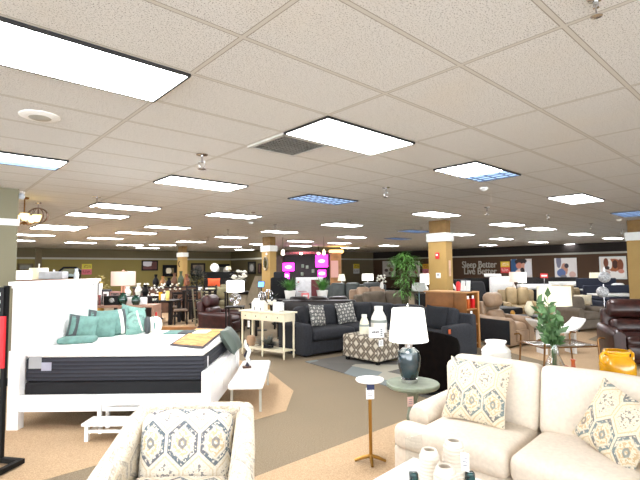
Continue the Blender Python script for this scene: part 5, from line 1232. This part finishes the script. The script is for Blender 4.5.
q = P(183, 15.5); o = thing('console_cabinet', 'long low brown cabinet behind the dining area', 'cabinet', P(168, 18.4), .2); B().box((0, 0, .5), (2.6, .45, 1.0)).build('cabinet', WALN, o, False); B().rbox((0, 0, 1.02), (2.7, .5, .04), .01).build('table_top', DKW, o)
for px, h_, mm, lab in ((156, .5, BLK, 'black candlestick figure left on brown cabinet'), (163, .42, OAK, 'brown jug on the long brown cabinet'), (174.5, .55, mat('copper_brown', (110, 74, 50), .5), 'tall copper vase left of the column on brown cabinet'), (181, .62, mat('moss_green_glaze', (66, 80, 50), .4), 'tall dark green vase before the far left column'), (187, .5, mat('rust_glaze', (140, 84, 56), .5), 'rust coloured vase right of the far left column'), (169, .36, BLK, 'low black bowl vase on the brown cabinet')):
    q = P(px, 18.4); vase('decor_vase', lab, (q.x, 18.4, 1.042), [(.001, 0), (.07, 0), (.13, h_*.3), (.11, h_*.55), (.045, h_*.75), (.07, h_), (.05, h_), (.001, h_*.5)], mm, seg=14)
# slanted ladder shelf
o = thing('ladder_shelf', 'greyish leaning ladder frame right of the dining chair', 'ladder shelf', P(199, 13.4), .1); m = B()
for sx in (-1, 1): m.box((sx*.13, 0, .58), (.04, .04, 1.16), RX(-.12) @ RY(-.12))
m.build('rail', mat('grey_olive_wood', (110, 102, 78), .7), o, False); m = B()
for k in range(4): m.box((.04*k-.05, .0+.03*k, .25+k*.27), (.26, .1, .02))
m.build('rung', mat('grey_olive_wood', (110, 102, 78)), o, False)
# dining table + chairs
dtab = table('dining_table', 'long dark dining table set with candles and mugs beyond bed', Vector((-5.45, 14.6, 0)), -.05, 1.75, .95, .75, DKW, .10, .05, cat='table')
def dchair(label, loc, rz):
    o = thing('dining_chair', label, 'chair', loc, rz, 'dining chairs'); B().rbox((0, 0, .45), (.44, .42, .06), .02).build('seat', mat('light_seat_fabric', (130, 112, 96), .9), o)
    for sx in (-1, 1): B().box((sx*.19, -.18, .21), (.04, .04, .42)).build('leg', DKW, o, False); B().box((sx*.19, .19, .47), (.04, .04, .94)).build('leg', DKW, o, False)
    m = B(); m.box((0, .19, .90), (.38, .025, .08))
    for sg in (-1, 1): m.box((0, .19, .68), (.45, .02, .03), RY(sg*.72))
    m.build('cross_back', DKW, o, False); return o
DCH = dchair('dark cross-back dining chair with pale seat at right end of the dining table', (-4.42, 14.35, 0), -1.3)
dup(DCH, (-4.9, 15.5, 0), .1, 'dark cross-back dining chair on the far side of dining table'); dup(DCH, (-5.1, 13.8, 0), PI+.1, 'dark cross-back dining chair on near side of the dining table')
mugs = [(150.5, .16, CERW, 'white'), (153.5, .22, PETW, 'white'), (157, .18, CERW, 'white'), (160, .26, YEL, 'yellow'), (163.5, .2, CERW, 'white'), (166, .24, CERW, 'white'), (169, .3, mat('pale_yellow_wax', (236, 206, 110), .5), 'pale yellow'), (147, .2, CERW, 'white')]
kinds = ['white mug on the dining table left of centre', 'white candle on dining table left of the yellow jar', 'low white mug just left of the yellow jar', 'bright yellow jar on the dining table', 'white mug just right of the yellow jar', 'white candle second right of the yellow jar', 'tall pale yellow candle at right end of the dining table', 'white mug at the left end of the row on dining table']
for (px, h_, mm, cn), lab in zip(mugs, kinds):
    q = P(px, 14.4); vase('candle_jar', lab, (q.x, 14.4+R.uniform(-.15, .15), .752), [(.001, 0), (.055, 0), (.06, h_*.9), (.05, h_), (.001, h_*.93)], mm, 'candle', seg=12)
for px, Y, h_, lab, r in ((148, 15.6, .5, 'white blossom branches behind dining table, left', .18), (160, 15.8, .5, 'white blossom bunch behind the yellow jar', .2), (176, 16.6, .45, 'green and white bouquet behind the dining chair', .2)):
    q = P(px, Y); o = thing('bouquet', lab, 'flower arrangement', (q.x, Y, .0), 0); m = B(); l = B()
    for k in range(12): m.lathe([(.001, -.03), (.045, 0), (.001, .04)], 6, c=(R.uniform(-r, r), R.uniform(-.1, .1), .75+R.uniform(.2, .2+h_*.6)))
    for k in range(30): a = R.random()*6.28; l.leaf((R.uniform(-r, r)*.8, 0, .75+R.uniform(.1, .4)), (cos(a), sin(a), R.uniform(-.2, .9)), .14, .05)
    m.build('blooms', PETW, o); l.build('leaves', LEAFD, o); B().lathe([(.15, 0), (.12, .05), (.04, .1), (.04, .6), (.09, .8), (.001, .8)], 12).build('pedestal', DKW, o)
o = struct(B().box((0, 0, .05), (3.4, .18, .10)).build('trim_3', OAK)); q = P(186, 12.9); o.location = (q.x-.2, 12.9, 0); o.rotation_euler = (0, 0, -.04)

# ================================================================== SIDEBOARD behind bed
sbY = 9.1; xa, xb = P(90, sbY).x, P(158, sbY).x
sb = thing('sideboard', 'pale pinkish wood open sideboard behind the bed', 'sideboard', ((xa+xb)/2, sbY, 0), 0); sw = xb-xa
B().rbox((0, 0, 1.0), (sw, .45, .045), .008).build('table_top', PINKW, sb)
for x in (-sw/2+.02, 0, sw/2-.02): B().box((x, 0, .49), (.04, .42, .98)).build('side_panel', PINKW, sb, False)
for z in (.1, .52): B().box((0, 0, z), (sw-.04, .42, .03)).build('shelf', PINKW, sb, False)
def onsb(px, dy=0, z=1.024): return Vector((P(px, sbY+dy).x, sbY+dy, z))
o = thing('table_lamp', 'lamp with pinkish double drum shade and copper stem on sideboard', 'lamp', onsb(123.5, .05), 0)
B().lathe([(.07, 0), (.07, .02), (.03, .03)], 14).build('foot', COPPER, o); m = B()
for x in (-.025, .025): m.tube([(x, 0, .02), (x, 0, .40)], .018, 8)
m.build('stem', COPPER, o)
B().shell([(.232, .38), (.232, .66)], .004, 30).build('lamp_shade', SHADEP, o); B().lathe([(.02, .66), (.03, .68), (.001, .70)], 8).build('finial', COPPER, o); B().tube([(-.23, 0, .655), (.23, 0, .655)], .006, 5).build('spider_bar', CHROME, o)
for px, h_, lab in ((123.5, .24, 'tall dark green glass vase before the copper lamp stem'), (136.5, .19, 'round dark green glass vase right of the taller green one')):
    vase('green_vase', lab, onsb(px, -.12), [(.001, 0), (.06, 0), (.085, h_*.35), (.08, h_*.7), (.05, h_*.9), (.06, h_), (.05, h_), (.001, h_*.5)], GRNG)
for px, dy, w, h_, mm, lab, nm in ((97, .1, .10, .46, BLK, 'black upright book at left end of the sideboard', 'book'), (101, .1, .06, .42, PAPER, 'white upright book right of the black one', 'book'), (95.5, -.12, .22, .20, mat('red_pink_print', (160, 90, 84), .7, var=.4, vs=20), 'reddish photo frame at the left front of the sideboard', 'photo_frame'), (107, .12, .20, .30, mat('grey_dark_frame', (60, 62, 66), .5, var=.3), 'dark grey frame behind the black clock box', 'photo_frame'), (113, -.08, .28, .18, BLK, 'black clock radio box left of the green vases', 'clock_radio'), (106.5, -.1, .09, .26, PAPER, 'slim white frame beside black clock radio', 'photo_frame'), (116, .1, .2, .26, mat('pink_frame', (176, 130, 120), .6), 'pinkish frame behind the black clock radio', 'photo_frame'), (129.5, .08, .26, .14, PAPER, 'white folded card between the two green vases', 'card'), (144, -.02, .14, .14, PAPER, 'white block card right of the round green vase', 'card')):
    o = thing(nm, lab, nm.replace('_', ' '), onsb(px, dy), R.uniform(-.15, .15)); B().rbox((0, 0, h_/2), (w, .05 if nm != 'clock_radio' else .14, h_), .006, n=2).build('body', mm, o)
    if nm == 'clock_radio': B().lathe([(.001, 0), (.05, 0), (.05, .01), (.001, .01)], 14, c=(.02, -.072, h_*.55), M=RX(PI/2)).build('dial', CHROME, o)
    elif nm == 'photo_frame': B().box((0, -.027, h_/2), (w*.75, .004, h_*.75)).build('picture', mat('faded_print', (150, 130, 124), .7, var=.4, vs=25), o, False)
for px, z, w, h_, mm, lab in ((147, .535, .24, .22, blobs('blue_print', (190, 210, 226), [(.1, .1, .1, .1, (50, 110, 170))], .8, 12), 'blue and white picture leaning inside the sideboard'), (155.5, .535, .08, .34, REDP, 'red and white packet at the right end inside the sideboard')):
    o = B().rbox((0, 0, h_/2), (w, .03, h_), .004, n=2).build('leaning_picture', mm); tag(o, lab, 'picture', loc=onsb(px, -.1, z))
for k, (px, dy, z, lab) in enumerate(((101.5, .3, 1.02, 'dried gold flower spray standing behind the sideboard'), (4, 0, 0, ''))):
    if not lab: continue
    q = P(px, 10.4); o = thing('dried_flowers', lab, 'flower arrangement', (q.x, 10.4, 0), 0); m = B()
    for j in range(90): a = R.random()*6.28; e = R.uniform(.1, 1.5); r = R.uniform(.05, .32); m.leaf((cos(a)*cos(e)*r*.6, sin(a)*cos(e)*r*.6, 1.25+sin(e)*r*1.1), (cos(a), sin(a), .6), .07, .04)
    m.build('blooms', GOLDF, o); B().lathe([(.001, 0), (.12, 0), (.1, .5), (.06, 1.1), (.09, 1.25), (.001, 1.2)], 14).build('floor_vase', GOLD, o)
for px, Y, h_, mm, lab in ((128, 12.2, .26, CERW, 'white jug on the cabinet behind the pinkish lamp'), (139, 12.2, .34, PETW, 'white branch vase right of the pinkish lamp'), (145.5, 12.15, .3, BLK, 'black lantern on the far cabinet left of the dining table')):
    q = P(px, Y); vase('decor_vase', lab, (q.x, Y, 1.02), [(.001, 0), (.06, 0), (.1, h_*.4), (.04, h_*.8), (.06, h_), (.001, h_*.7)], mm, seg=12)
o = thing('back_cabinet', 'low dark cabinet behind the sideboard', 'cabinet', P(134, 12.15), 0); B().box((0, 0, .5), (.86, .4, 1.0)).build('cabinet', DKW, o, False); B().box((0, 0, 1.008), (.9, .44, .02)).build('table_top', DKW, o, False)

# ================================================================== TALL SHELF behind the headboard
hY = 8.7; xa, xb = P(12, hY).x, P(84, hY).x; sw = xb-xa
sh = thing('tall_bookcase', 'tall pale bookcase hidden behind the white headboard', 'bookcase', ((xa+xb)/2, hY, 0), 0)
B().rbox((0, 0, 1.53), (sw, .42, .04), .008).build('top_board', PINKW, sh)
for x in (-sw/2+.02, 0, sw/2-.02): B().box((x, 0, .76), (.04, .4, 1.51)).build('side_panel', PINKW, sh, False)
for z in (.08, .55, 1.05): B().box((0, 0, z), (sw-.02, .38, .03)).build('shelf', PINKW, sh, False)
def onh(px, dy=0, z=1.551): return Vector((P(px, hY+dy).x, hY+dy, z))
o = thing('lamp_shade_display', 'white drum lampshade nearest the pillar above the headboard', 'lampshade', onh(25, -.05), 0); B().shell([(.155, 0), (.15, .17)], .004, 24).build('shade', SHADE, o)
o = thing('lamp_shade_display', 'taller white lampshade with candle top above the headboard', 'lampshade', onh(39, .08), 0); B().shell([(.17, .0), (.16, .22)], .004, 24).build('shade', SHADEC, o); B().tube([(0, 0, .0), (0, 0, .30)], .012, 8).build('stem', WHITE, o)
o = thing('storage_box', 'wide silvery white box on the shelf above the headboard', 'box', onh(54, -.05), 0); B().rbox((0, 0, .075), (.46, .22, .14), .015).build('body', mat('silver_white', (206, 210, 216), .4), o); B().lathe([(.015, .145), (.02, .17), (.001, .18)], 8).build('knob', WHITE, o)
o = thing('arched_mirror', 'black arched frame with pale picture above the headboard', 'mirror', onh(70, .05), 0); m = B(); m.tube([(-.2, 0, .03), (-.2, 0, .16), (-.12, 0, .22), (.12, 0, .22), (.2, 0, .16), (.2, 0, .03)], .022, 6, True); m.build('frame', BLK, o); B().box((0, .01, .11), (.36, .01, .16)).build('picture', blobs('pale_teal_print', (110, 112, 90), [(.0, .0, .15, .1, (180, 204, 206))], .6), o, False)
vase('white_bottle', 'white bottle standing before the black arched frame', onh(76.5, -.12), [(.001, 0), (.04, 0), (.045, .1), (.03, .15), (.03, .2), (.001, .2)], mat('pale_blue_white', (214, 224, 236), .3), 'bottle')
for px, z, h_, mm, lab in ((18.5, 1.066, .3, mat('copper_red_figure', (150, 80, 60), .5, var=.4, vs=20), 'reddish brown figure in the gap between pillar and headboard'), (20, .566, .34, mat('pale_peach_vase', (206, 180, 160), .5), 'pale peach vase low in gap between pillar and headboard')):
    vase('shelf_ornament', lab, onh(px, -.1, z), [(.001, 0), (.06, 0), (.09, h_*.3), (.05, h_*.6), (.07, h_*.8), (.001, h_)], mm, 'ornament')

# ================================================================== LIGHT
W = bpy.data.worlds.new('daylight'); bpy.context.scene.world = W; W.use_nodes = True
W.node_tree.nodes['Background'].inputs[0].default_value = (.90, .95, 1.0, 1); W.node_tree.nodes['Background'].inputs[1].default_value = 4.0
s = bpy.context.scene; s.view_settings.view_transform = 'Standard'; s.view_settings.look = 'None'; s.view_settings.exposure = 1.55; s.view_settings.gamma = 1; s.view_settings.use_curve_mapping = False
s.cycles.use_denoising = True; s.cycles.max_bounces = 8; s.cycles.diffuse_bounces = 5; s.cycles.transparent_max_bounces = 8; s.cycles.caustics_reflective = False; s.cycles.caustics_refractive = False; s.cycles.sample_clamp_indirect = 6
